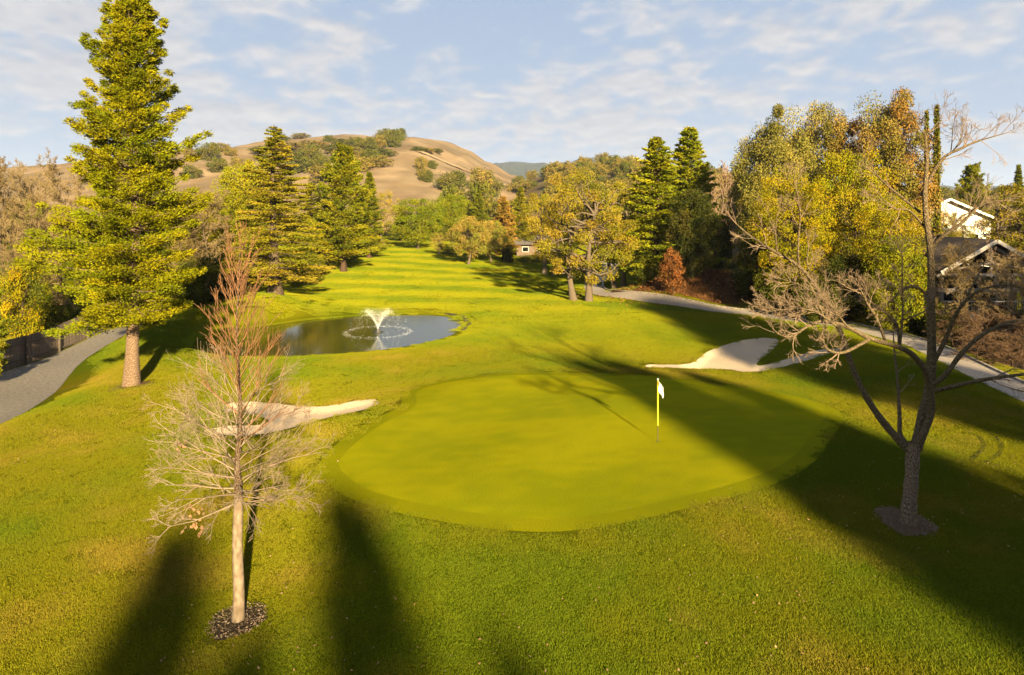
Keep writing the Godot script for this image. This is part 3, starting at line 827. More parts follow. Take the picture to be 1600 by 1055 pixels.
	fringe(tw, chain(br, [0.66, 5.70, 0.041, 0.19, 5.98, 0.034, -0.29, 5.96, 0.027, -0.71, 5.64, 0.012], -0.3, 0.9, 0.2, moss), 0.3, 9, 0.6075, {wob = 0.22, up = 0.05, kids = 5, ang = 0.65, col = Color(0.21, 0.15, 0.095), thin = 0.0036})
	part(t, "trunk", tr.mesh(M.bark))
	part(t, "limbs", br.mesh(M.bark))
	part(t, "crown", tw.mesh(M.twig))
func make_young_tree() -> void:
	rng.seed = 83
	var t := thing("young_tree", at(-5.42, 12.66), "young leafless tree with pale painted trunk and reddish upper shoots", "tree")
	var paint := Bag.new(); var leader := Bag.new(); var low := Bag.new(); var top := Bag.new(); var dead := Bag.new()
	var p := PackedVector3Array(); var r := PackedFloat32Array()
	for i in 9:
		var y := -0.2 + i * 0.3375
		p.push_back(Vector3(0.012 * sin(i * 0.9), y, 0.01 * cos(i * 1.3)))
		r.push_back(0.108 - 0.016 * sm(0, 2.5, y) + 0.025 * exp(-maxf(y, 0) * 6.0))
	paint.tube(p, r, 16, Color(0.215, 0.165, 0.12))
	var q := PackedVector3Array([p[8]]); var qr := PackedFloat32Array([0.086])
	for i in 8:
		var y := 2.5 + (i + 1) * 0.6
		q.push_back(Vector3(0.05 * sin(i * 1.1), y, 0.05 * cos(i * 0.8)))
		qr.push_back(lerpf(0.076, 0.007, pow((i + 1) / 8.0, 0.65)))
	leader.tube(q, qr, 10, Color(0.22, 0.155, 0.10))
	var pale := {wob = 0.17, up = 0.035, kids = 5, ang = 0.62, col = Color(0.20, 0.15, 0.105), thin = 0.0023}
	var red := {wob = 0.09, up = 0.10, kids = 4, ang = 0.36, col = Color(0.185, 0.095, 0.048), thin = 0.0033}
	for k in 84:
		var u := (k + 0.5) / 84.0
		var y := lerpf(2.3, 6.95, pow(u, 1.25))
		var az := k * 2.39996 + rf(-0.3, 0.3)
		var f := clampf((y - 2.5) / 0.6, 0, 7.99)
		var i := int(f)
		var at_ := q[i].lerp(q[i + 1], f - i) if y > 2.5 else Vector3(0, y, 0)
		var el := lerpf(0.12, 1.25, pow(u, 0.8)) + rf(-0.14, 0.14)
		if k < 12: el = rf(-0.15, 0.35)
		var L := lerpf(1.2, 1.62, sm(0.0, 0.14, u)) * lerpf(1.0, 0.5, sm(0.2, 1.0, u)) * rf(0.75, 1.12)
		var red_one := u > 0.66 or (u > 0.3 and rng.randf() < (u - 0.25) * 2.0)
		twigs(top if red_one else low, at_, Vector3(cos(az) * cos(el), sin(el), sin(az) * cos(el)), L, lerpf(0.020, 0.010, u), 2 if u > 0.25 and k % 2 == 0 or red_one else 3, red if red_one else pale)
	for k in 46:
		var c := Vector3(-0.62, 2.3, 0.5) + Vector3(rf(-0.16, 0.16), rf(-0.28, 0.28), rf(-0.16, 0.16))
		if k > 36: c = Vector3(-0.95, 3.6, 0.35) + rv() * 0.08
		var a := (rv() + Vector3(0, -1.2, 0)).normalized() * rf(0.06, 0.11)
		dead.leaf(c, a, a.cross(rv()).normalized() * 0.035, tone(Color(0.19, 0.115, 0.06), 0.25))
	part(t, "trunk", paint.mesh(M.painted_bark))
	part(t, "leader", leader.mesh(M.bark))
	part(t, "branches", low.mesh(M.twig)).set_meta("label", "pale grey spreading lower branches")
	part(t, "shoots", top.mesh(M.twig)).set_meta("label", "reddish brown upright upper shoots")
	part(t, "leaves", dead.mesh(M.leaf)).set_meta("label", "few withered brown leaves still hanging")
func make_redwood() -> void:
	var p := conifer({seed = 5, h = 18.5, w = 7.0, branches = 260, per = 1300, leaf = 0.115, cols = [Color(0.150, 0.148, 0.005), Color(0.118, 0.128, 0.005), Color(0.180, 0.165, 0.006)], taper = 0.52, low = -0.28, high = 0.9, thick = 0.2, upturn = 0.16, lumpy = 0.95, wild = 0.16, bare = 0.17, r = 0.29, flare = 0.4, bark = Color(0.38, 0.265, 0.175), lw = 0.22, plate = 0.27, rise = 0.35, from = 0.2, droop = 0.3})
	var t := thing("redwood_tree", at(-17.21, 28.93), "tall dense golden green redwood on the lawn beside the asphalt drive", "tree")
	for q in p: part(t, q[0], q[1])

# ---------------------------------------------------------------- small things
func make_flag() -> void:
	var t := thing("flagstick", at(4.95, 21.72, 0.012), "yellow golf flagstick with limp white flag standing in the green", "flag")
	var s := Bag.new(); var lowr := Bag.new(); var cup := Bag.new(); var f := Bag.new(); var knob := Bag.new()
	lowr.tube(PackedVector3Array([Vector3(0, -0.1, 0), Vector3(0, 0.55, 0)]), PackedFloat32Array([0.011, 0.012]), 8, Color(0.05, 0.045, 0.03))  # lower quarter slimmer and dark: its shade is put into the colour
	s.tube(PackedVector3Array([Vector3(0, 0.55, 0), Vector3(0, 2.08, 0)]), PackedFloat32Array([0.026, 0.026]), 10, Color(0.72, 0.50, 0.02))
	knob.tube(PackedVector3Array([Vector3(0, 2.08, 0), Vector3(0, 2.1, 0), Vector3(0, 2.13, 0), Vector3(0, 2.14, 0)]), PackedFloat32Array([0.02, 0.034, 0.03, 0.004]), 10, Color(0.75, 0.75, 0.72))
	var rim := PackedVector3Array()
	for i in 17: rim.push_back(Vector3(cos(TAU * i / 16), 0.0, sin(TAU * i / 16)) * 0.056)
	for i in 16: cup.stri(rim[i], rim[i + 1], Vector3.ZERO, Vector3.UP, Vector3.UP, Vector3.UP, Color(0.02, 0.02, 0.015))
	cup.smooth = true
	var nx := 12; var ny := 12
	var grid: Array[Vector3] = []
	for j in ny + 1:
		for i in nx + 1:
			var u := float(i) / nx; var w := float(j) / ny
			var out := u * 0.17
			grid.append(Vector3(0.024 + out + 0.012 * sin(w * 6 + u * 4), 2.05 - w * 0.36 - u * 0.22 - u * u * 0.06 * w, 0.055 * sin(u * 9.0 + w * 1.4) * (0.3 + u)))
	for j in ny:
		for i in nx:
			var a := j * (nx + 1) + i
			f.quad(grid[a], grid[a + 1], grid[a + nx + 2], grid[a + nx + 1], Color(0.78, 0.78, 0.76))
	part(t, "stick", s.mesh(M.paint))
	part(t, "shade_painted_stick", lowr.mesh(M.paint))
	part(t, "knob", knob.mesh(M.paint))
	part(t, "flag", f.mesh(M.paint))
	var c := part(t, "cup", cup.mesh(M.paint))
	c.position.y = 0.004
func make_fountain() -> void:
	rng.seed = 91
	var at_ := Vector3(-9.3, WATER, -44.4)
	var t := thing("fountain", at_, "white water fountain spraying in the middle of the pond", "fountain")
	var fl := Bag.new(); var jet := Bag.new(); var ring := Bag.new(); var noz := Bag.new()
	fl.tube(PackedVector3Array([Vector3(0, -0.15, 0), Vector3(0, 0.0, 0), Vector3(0, 0.06, 0), Vector3(0, 0.08, 0)]), PackedFloat32Array([0.34, 0.38, 0.32, 0.02]), 18, Color(0.03, 0.03, 0.03))
	noz.tube(PackedVector3Array([Vector3(0, 0.05, 0), Vector3(0, 0.2, 0), Vector3(0, 0.26, 0)]), PackedFloat32Array([0.1, 0.08, 0.11]), 12, Color(0.08, 0.08, 0.08))
	var white := Color(0.86, 0.86, 0.86)
	for k in 3200:
		var a := rf(0, TAU)
		var reach := 2.0 * rf(0.7, 1.1)
		var u := 0.5 * pow(rng.randf(), 0.8) if rng.randf() < 0.84 else rf(0.5, 1.0)
		var peak := 1.36 * rf(0.82, 1.08)
		var p := Vector3(cos(a) * reach * u, 0.24 + peak * 4.0 * u * (1 - u) - 0.24 * u, sin(a) * reach * u)
		p += rv() * 0.03 * (1 + u * 5.0)
		var s := rf(0.0035, 0.008)
		var e := Vector3(cos(a), 4.0 * (1 - 2 * u) * 0.6, sin(a)).normalized() * s * 2.6
		var w := e.cross(rv()).normalized() * s
		var w2 := e.cross(w).normalized() * s
		jet.tri(p + e, p + w, p + w2, white); jet.tri(p + e, p + w2, p - w, white); jet.tri(p - e, p - w, p + w, white); jet.tri(p - e, p + w, p + w2, white)
	for k in 560:
		var a := rf(0, TAU)
		var rr := 2.2 + (rng.randf() + rng.randf() - 1.0) * 0.28
		var p := Vector3(cos(a) * rr, 0.012 + rng.randf() * rng.randf() * 0.10, sin(a) * rr)
		var s := rf(0.006, 0.018)
		var x := Vector3(s, 0, 0).rotated(Vector3.UP, rf(0, TAU)); var z := Vector3(0, 0, s).rotated(Vector3.UP, rf(0, TAU)); var y := Vector3(0, s * 0.6, 0)
		for sg: Vector3 in [x, -x]:
			ring.tri(p + y, p + sg, p + z, white); ring.tri(p + y, p - z, p + sg, white)
	part(t, "float", fl.mesh(M.paint))
	part(t, "nozzle", noz.mesh(M.paint))
	part(t, "spray", jet.mesh(M.spray)).set_meta("kind", "stuff")
	part(t, "splash_ring", ring.mesh(M.spray)).set_meta("kind", "stuff")
func make_fence() -> void:
	rng.seed = 15
	var t := thing("board_fence", at(-27.4, 36.0), "weathered upright board fence at the edge of the asphalt drive", "fence")
	var bs: Array[Mesh] = []
	for k in 4:
		var b := Bag.new()
		b.box(Vector3(0, 0.8, 0), Vector3(0.025, 1.6, 0.145), tone(Color(0.20, 0.16, 0.125), 0.25))
		bs.append(b.mesh(M.timber))
	var rail := Bag.new()
	rail.box(Vector3(0.05, 0, 0), Vector3(0.05, 0.09, 16.0), Color(0.16, 0.13, 0.1))
	var railm := rail.mesh(M.timber)
	var pb := Bag.new()
	pb.box(Vector3(0, 0.7, 0), Vector3(0.1, 1.7, 0.1), Color(0.16, 0.13, 0.1))
	var postm := pb.mesh(M.timber)
	for k in 106:
		var o := part(t, "board", bs[rng.randi() % 4])
		var z := -8.0 + k * 0.151
		o.position = Vector3(rf(-0.006, 0.006), ground(-27.4, 36.0 - z) - t.position.y + rf(-0.02, 0.03), z)
		o.rotation.x = rf(-0.01, 0.01)
	for y in [0.35, 1.25]:
		part(t, "rail", railm).position.y = y
	for k in 7:
		part(t, "post", postm).position = Vector3(0.11, 0, -7.8 + k * 2.6)
func slab(a: Vector3, b: Vector3, c: Vector3, d: Vector3, thick: float, col: Color, material: Material) -> ArrayMesh:
	var g := Bag.new()
	g.smooth = true
	var nrm := (c - a).cross(b - a).normalized()
	if nrm.y < 0: nrm = -nrm
	var dn := -nrm * thick
	g.quad(a, b, c, d, col); g.quad(a + dn, d + dn, c + dn, b + dn, col)
	g.quad(a, a + dn, b + dn, b, col); g.quad(b, b + dn, c + dn, c, col); g.quad(c, c + dn, d + dn, d, col); g.quad(d, d + dn, a + dn, a, col)
	return g.mesh(material)
func beam(a: Vector3, b: Vector3, w: float, h: float, col: Color, material: Material) -> ArrayMesh:
	var g := Bag.new()
	var f := (b - a).normalized()
	var s := f.cross(Vector3.UP if absf(f.y) < 0.98 else Vector3.BACK).normalized()
	g.box((a + b) * 0.5, Vector3(w, h, a.distance_to(b)), col, Basis(s, f.cross(s).normalized() * -1.0, f))
	return g.mesh(material)
func block(c: Vector3, s: Vector3, col: Color, material: Material) -> ArrayMesh:
	var g := Bag.new()
	g.box(c, s, col)
	return g.mesh(material)
func make_houses() -> void:
	# timber house with an open gable and a deck on posts
	var y0 := -1.5
	var t := thing("timber_house", Vector3(34.2, y0, -46.0), "dark timber house with open gable trusses and pale railed deck", "house")
	var pale := Color(0.38, 0.34, 0.30); var dk := Color(0.05, 0.038, 0.03); var grey := Color(0.23, 0.195, 0.165)
	var ap := 7.6; var ev := 5.35; var hw := 3.9; var dk_y := 2.35
	part(t, "wall", block(Vector3(0, 2.6, -5.2), Vector3(7.2, 5.2, 6.6), dk, M.timber))
	for s in [-1.0, 1.0]:
		part(t, "roof", slab(Vector3(0, ap, 0.9), Vector3(s * hw, ev, 0.9), Vector3(s * hw, ev, -9.2), Vector3(0, ap, -9.2), 0.16, Color(0.17, 0.13, 0.10), M.shingle))
		part(t, "fascia", beam(Vector3(s * 0.02, ap - 0.12, 0.93), Vector3(s * (hw + 0.06), ev - 0.1, 0.93), 0.06, 0.26, pale, M.paint))
		part(t, "rafter", beam(Vector3(s * 0.1, ap - 0.5, 0.3), Vector3(s * hw, ev - 0.42, 0.3), 0.12, 0.2, grey, M.paint))
		part(t, "brace", beam(Vector3(0, ap - 1.7, 0.3), Vector3(s * 2.4, ev + 0.15, 0.3), 0.09, 0.12, grey, M.paint))
		part(t, "brace", beam(Vector3(s * 1.3, ev - 0.3, 0.3), Vector3(s * 3.2, ev - 1.7, 0.3), 0.09, 0.12, grey, M.paint))
	part(t, "tie_beam", block(Vector3(0, ev - 0.3, 0.3), Vector3(7.6, 0.2, 0.14), grey, M.paint))
	part(t, "king_post", block(Vector3(0, (ap + ev) / 2 - 0.5, 0.3), Vector3(0.14, ap - ev, 0.13), grey, M.paint))
	part(t, "floor_beam", block(Vector3(0, 3.95, 0.3), Vector3(7.6, 0.26, 0.16), grey, M.paint))
	for x in [-3.5, -2.2, -0.9, 0.4, 1.25, 2.3, 3.5]:
		part(t, "post", block(Vector3(x, (dk_y + ev) / 2 - 0.1, 0.3), Vector3(0.13, ev - dk_y - 0.3, 0.12), grey, M.paint))
	for x in [-3.4, -1.1, 1.1, 3.4]:
		part(t, "stilt", block(Vector3(x, 1.0, 1.0), Vector3(0.16, 2.4, 0.16), pale, M.paint))
	part(t, "deck", block(Vector3(0, dk_y - 0.12, 0.0), Vector3(8.2, 0.2, 2.8), Color(0.22, 0.18, 0.14), M.timber))
	part(t, "deck_edge", block(Vector3(0, dk_y - 0.12, 1.44), Vector3(8.3, 0.34, 0.07), Color(0.52, 0.50, 0.47), M.paint))
	part(t, "rail", block(Vector3(0, dk_y + 0.95, 1.38), Vector3(8.2, 0.07, 0.09), pale, M.paint))
	var bal := block(Vector3.ZERO, Vector3(0.04, 0.9, 0.04), grey, M.paint)
	for k in 40:
		part(t, "baluster", bal).position = Vector3(-4.0 + k * 0.205, dk_y + 0.46, 1.38)
	for k in 5:
		for f in 2:
			var w := part(t, "window", block(Vector3(-2.75 + k * 1.38, (3.05 if f == 0 else 4.5), -1.86), Vector3(1.16, (1.3 if f == 0 else 0.75), 0.05), Color(0.2, 0.18, 0.16), M.paint))
			var g := block(Vector3(-2.75 + k * 1.38, (3.05 if f == 0 else 4.5), -1.82), Vector3(1.02, (1.16 if f == 0 else 0.62), 0.03), Color.WHITE, M.glass)
			part(w, "pane", g)
	# white gabled house behind the cypresses
	var h := thing("white_house", Vector3(49.0, -0.4, -72.0), "sunlit white gabled house behind the bare tree's stem", "house")
	var wall := Bag.new(); wall.smooth = true
	var wc := Color(0.56, 0.52, 0.48)
	var hwid := 4.9; var eave := 7.6; var peak := 9.7
	var pf := [Vector3(-hwid, 0, 0), Vector3(-hwid, eave, 0), Vector3(0, peak, 0), Vector3(hwid, eave, 0), Vector3(hwid, 0, 0)]
	var bk := Vector3(0, 0, -9)
	for i in 5:
		wall.quad(pf[i], pf[(i + 1) % 5], pf[(i + 1) % 5] + bk, pf[i] + bk, wc)
	for z in [Vector3.ZERO, bk]:
		wall.tri(pf[0] + z, pf[1] + z, pf[4] + z, wc); wall.tri(pf[1] + z, pf[3] + z, pf[4] + z, wc); wall.tri(pf[1] + z, pf[2] + z, pf[3] + z, wc)
	part(h, "wall", wall.mesh(M.paint))
	for s in [-1.0, 1.0]:
		part(h, "roof", slab(Vector3(0, peak + 0.25, 0.5), Vector3(s * (hwid + 0.6), eave + 0.0, 0.5), Vector3(s * (hwid + 0.6), eave + 0.0, -9.5), Vector3(0, peak + 0.25, -9.5), 0.16, Color(0.26, 0.20, 0.16), M.shingle))
		part(h, "fascia", beam(Vector3(0, peak + 0.12, 0.53), Vector3(s * (hwid + 0.62), eave - 0.13, 0.53), 0.05, 0.24, Color(0.7, 0.66, 0.6), M.paint))
	for x in [-2.6, 0.4, 3.0]:
		for y in [2.4, 5.3]:
			var w := part(h, "window", block(Vector3(x, y, 0.03), Vector3(1.1, 1.4, 0.08), Color(0.6, 0.58, 0.55), M.paint))
			part(w, "pane", block(Vector3(x, y, 0.075), Vector3(0.92, 1.2, 0.02), Color.WHITE, M.glass))
	# the roofed shelter among the shrubs above the leafy bank
	var g := thing("garden_shelter", at(23.6, 67.5), "small open garden shelter with pale pyramid roof among dark shrubs", "shelter")
	var base := 3.15
	var top := Vector3(0, base + 0.95, 0)
	var cn := [Vector3(-1.35, base, 1.35), Vector3(1.35, base, 1.35), Vector3(1.35, base, -1.35), Vector3(-1.35, base, -1.35)]
	var rf_ := Bag.new(); rf_.smooth = true
	for i in 4:
		rf_.tri(cn[i], cn[(i + 1) % 4], top, Color(0.33, 0.27, 0.22))
		rf_.tri(cn[i] - Vector3(0, 0.08, 0), cn[(i + 1) % 4] - Vector3(0, 0.08, 0), top - Vector3(0, 0.12, 0), Color(0.2, 0.15, 0.1))
		rf_.quad(cn[i], cn[(i + 1) % 4], cn[(i + 1) % 4] - Vector3(0, 0.08, 0), cn[i] - Vector3(0, 0.08, 0), Color(0.3, 0.24, 0.2))
	part(g, "roof", rf_.mesh(M.shingle))
	for i in 4:
		part(g, "post", block(Vector3(cn[i].x * 0.8, base * 0.5, cn[i].z * 0.8), Vector3(0.14, base, 0.14), Color(0.22, 0.11, 0.07), M.timber))
	part(g, "rail", block(Vector3(0, 0.9, 1.08), Vector3(2.1, 0.1, 0.07), Color(0.2, 0.1, 0.07), M.timber))
	part(g, "floor", block(Vector3(0, 0.08, 0), Vector3(2.5, 0.16, 2.5), Color(0.2, 0.15, 0.11), M.timber))
	# low house between the far trees
	var c := thing("low_house", at(4.3, 112.0), "low brown house with grey roof between distant trees", "house")
	part(c, "wall", block(Vector3(0, 1.2, 0), Vector3(7.0, 2.4, 5.0), Color(0.24, 0.18, 0.13), M.timber))
	for s in [-1.0, 1.0]:
		part(c, "roof", slab(Vector3(-4.0, 3.6, 0), Vector3(-4.0, 2.25, s * 3.2), Vector3(4.0, 2.25, s * 3.2), Vector3(4.0, 3.6, 0), 0.15, Color(0.16, 0.14, 0.13), M.shingle))
	for x in [-2.0, 0.5, 2.4]:
		var w := part(c, "window", block(Vector3(x, 1.3, 2.52), Vector3(1.1, 0.9, 0.06), Color(0.5, 0.46, 0.4), M.paint))
		part(w, "pane", block(Vector3(x, 1.3, 2.56), Vector3(0.95, 0.75, 0.02), Color.WHITE, M.glass))
	part(c, "chimney", block(Vector3(1.8, 3.7, -0.5), Vector3(0.6, 1.2, 0.6), Color(0.45, 0.38, 0.3), M.shingle))

# ---------------------------------------------------------------- grass and litter
func inside(pg: PackedVector2Array, box: Rect2, p: Vector2) -> bool:
	return box.has_point(p) and Geometry2D.is_point_in_polygon(p, pg)
func tilted(x: float, d: float, s: float, sy: float) -> Transform3D:
	var e := 0.15
	var nrm := Vector3(ground(x - e, d) - ground(x + e, d), 2 * e, ground(x, d + e) - ground(x, d - e)).normalized()
	var a := rf(0, TAU)
	var f := Vector3(cos(a), 0, sin(a))
	var z := f.cross(nrm).normalized()
	var xx := nrm.cross(z)
	return Transform3D(Basis(xx * s, nrm * sy, z * s), Vector3(x, ground(x, d), -d))
func make_grass() -> void:
	rng.seed = 101
	var holes: Array = []
	for pg: PackedVector2Array in [collar, pond, bunker_west, bunker_east, path_west, path_east]:
		var wider: PackedVector2Array = Geometry2D.offset_polygon(pg, 0.02 if pg == collar else 0.22, Geometry2D.JOIN_ROUND)[0]
		holes.append([wider, bounds(wider, 0.1)])
	var spots: Array = [[], [], [], []]
	var d := 9.6
	while d < 46.0:
		var gap := 0.36 if d < 22.0 else 0.52
		var x := -0.86 * d
		while x < 0.86 * d:
			var p := Vector2(x + rf(-0.15, 0.15), d + rf(-0.15, 0.15))
			x += gap
			var skip := p.distance_to(Vector2(-5.42, 12.66)) < 0.55 or p.distance_to(Vector2(10.04, 16.2)) < 0.8 or p.distance_to(Vector2(-17.21, 28.93)) < 0.8 or ground(p.x, p.y) < WATER + 0.05
			for h: Array in holes:
				if not skip and inside(h[0], h[1], p): skip = true
			if skip: continue
			spots[rng.randi() % 4].append([p, gap])
		d += gap
	for k in 4:
		var b := Bag.new()
		for i in 620:
			var p := Vector3(rf(-0.3, 0.3), -0.004, rf(-0.3, 0.3))
			var lean := rv() * 0.75
			lean.y = 1.0
			var up := lean.normalized() * rf(0.022, 0.055)
			var w := up.cross(rv()).normalized() * rf(0.005, 0.009)
			var kk := 1.0 + rf(-0.32, 0.32)
			var col := Color(kk * (1.0 + rf(-0.12, 0.2)), kk, kk * rf(0.8, 1.5))
			if rng.randf() < 0.05: col = Color(1.9, 1.45, 2.4)
			b.tri(p - w, p + w, p + up, col)
		var mm := MultiMesh.new()
		mm.transform_format = MultiMesh.TRANSFORM_3D
		mm.use_colors = true
		mm.mesh = b.mesh(M.blade)
		mm.instance_count = spots[k].size()
		for i in spots[k].size():
			var p: Vector2 = spots[k][i][0]
			var s: float = spots[k][i][1] / 0.36
			mm.set_instance_transform(i, tilted(p.x, p.y, s, 1.0 if s < 1.2 else 1.15))
			mm.set_instance_color(i, turf_colour(p.x, p.y) * Color(1.12, 1.12, 1.12))
		var o := MultiMeshInstance3D.new()
		o.name = numbered("grass")
		o.multimesh = mm
		add_child(o)
		meta(o, "short winter rough grass covering the lawn round the green", "grass", "rough grass of the lawn", "stuff")
	var fb := Bag.new()
	for i in 1500:
		var p := Vector3(rf(-1.1, 1.1), -0.004, rf(-1.1, 1.1))
		var lean := rv() * 0.7
		lean.y = 1.0
		var up := lean.normalized() * rf(0.03, 0.06)
		var w := up.cross(rv()).normalized() * rf(0.022, 0.04)
		var kk := 1.0 + rf(-0.22, 0.22)
		fb.tri(p - w, p + w, p + up, Color(kk, kk, kk))
	var far: Array[Vector2] = []
	d = 45.0
	while d < 152.0:
		var x := -30.0 - d * 0.15
		while x < 32.0:
			var p := Vector2(x + rf(-0.4, 0.4), d + rf(-0.4, 0.4))
			x += 1.55
			var skip := ground(p.x, p.y) < WATER + 0.1 or p.distance_to(Vector2(18.5, 61.0)) < 6.5
			for h: Array in holes:
				if not skip and inside(h[0], (h[1] as Rect2), p): skip = true
			if not skip: far.append(p)
		d += 1.55
	var fm := MultiMesh.new()
	fm.transform_format = MultiMesh.TRANSFORM_3D
	fm.use_colors = true
	fm.mesh = fb.mesh(M.blade)
	fm.instance_count = far.size()
	for i in far.size():
		fm.set_instance_transform(i, tilted(far[i].x, far[i].y, 1.0, 1.0))
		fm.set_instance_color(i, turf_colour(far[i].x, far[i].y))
	var fo := MultiMeshInstance3D.new()
	fo.name = numbered("fairway_grass")
	fo.multimesh = fm
	add_child(fo)
	meta(fo, "close mown striped fairway grass beyond the pond", "grass", "", "stuff")
	# fallen leaves
	var lf := Bag.new()
	for i in 2600:
		var dd := rf(9.8, 30.0)
		var p := Vector2(rf(-0.84, 0.84) * dd, dd)
		if nz.get_noise_2d(p.x * 6.0, p.y * 6.0 + 70.0) + rf(-0.3, 0.3) < 0.05: continue
		if inside(green, bounds(green, 0.5), p): continue
		var c := at(p.x, p.y, rf(0.02, 0.05))
		var a := (rv() * Vector3(1, 0.4, 1)).normalized() * rf(0.035, 0.075)
		lf.leaf(c, a, a.cross(Vector3(rf(-0.5, 0.5), 1, rf(-0.5, 0.5))).normalized() * rf(0.014, 0.028), tone(Color(0.22, 0.145, 0.07), 0.35))
	var o2 := part(self, "fallen_leaves", lf.mesh(M.leaf))
	meta(o2, "pale fallen leaves scattered over the near lawn", "leaves", "", "stuff")
	# leaf litter on the bank
	var lit := Bag.new()
	for i in 9000:
		var p := Vector2(18.3 + rng.randfn() * 4.6, 60.0 + rng.randfn() * 2.6)
		if inside(path_east, bounds(path_east, 0.2), p): continue
		var c := at(p.x, p.y, rf(0.0, 0.07))
		var a := (rv() * Vector3(1, 0.5, 1)).normalized() * rf(0.12, 0.24)
		lit.leaf(c, a, a.cross(Vector3(rf(-0.6, 0.6), 1, rf(-0.6, 0.6))).normalized() * rf(0.04, 0.08), tone(mixc(Color(0.22, 0.10, 0.035), Color(0.13, 0.06, 0.025), rng.randf()), 0.3))
	var o3 := part(self, "leaf_litter", lit.mesh(M.leaf))
	meta(o3, "rust brown leaf litter covering the bank above the path", "leaves", "", "stuff")

func stones() -> void:
	rng.seed = 44
	for k in 16:
		var b := Bag.new()
		b.smooth = true
		var s := Vector3(rf(0.16, 0.34), rf(0.09, 0.16), rf(0.14, 0.26))
		var rows := 5; var cols_ := 8
		var g: Array[Vector3] = []
		for j in rows + 1:
			for i in cols_:
				var th := PI * j / rows; var ph := TAU * i / cols_
				var q := Vector3(sin(th) * cos(ph), cos(th), sin(th) * sin(ph))
				g.append(q * s * (1.0 + 0.28 * nz.get_noise_3d(q.x * 90 + k * 50, q.y * 90, q.z * 90)))
		for j in rows:
			for i in cols_:
				var a := j * cols_ + i; var a2 := j * cols_ + (i + 1) % cols_
				b.stri(g[a], g[a2], g[a2 + cols_], g[a].normalized(), g[a2].normalized(), g[a2 + cols_].normalized(), Color(0.09, 0.08, 0.065))
				b.stri(g[a], g[a2 + cols_], g[a + cols_], g[a].normalized(), g[a2 + cols_].normalized(), g[a + cols_].normalized(), Color(0.09, 0.08, 0.065))
		var at_: Vector2 = pond[k % 12] if k < 12 else pond[pond.size() - 1 - (k - 12)]
		var o := MeshInstance3D.new()
		o.name = numbered("stone")
		o.mesh = b.mesh(M.soil)
		add_child(o)
		o.position = Vector3(at_.x + rf(-0.1, 0.25), WATER + 0.05, -at_.y)
		meta(o, "dark edging stone at the rounded end of the pond", "stone", "edging stones of the pond")

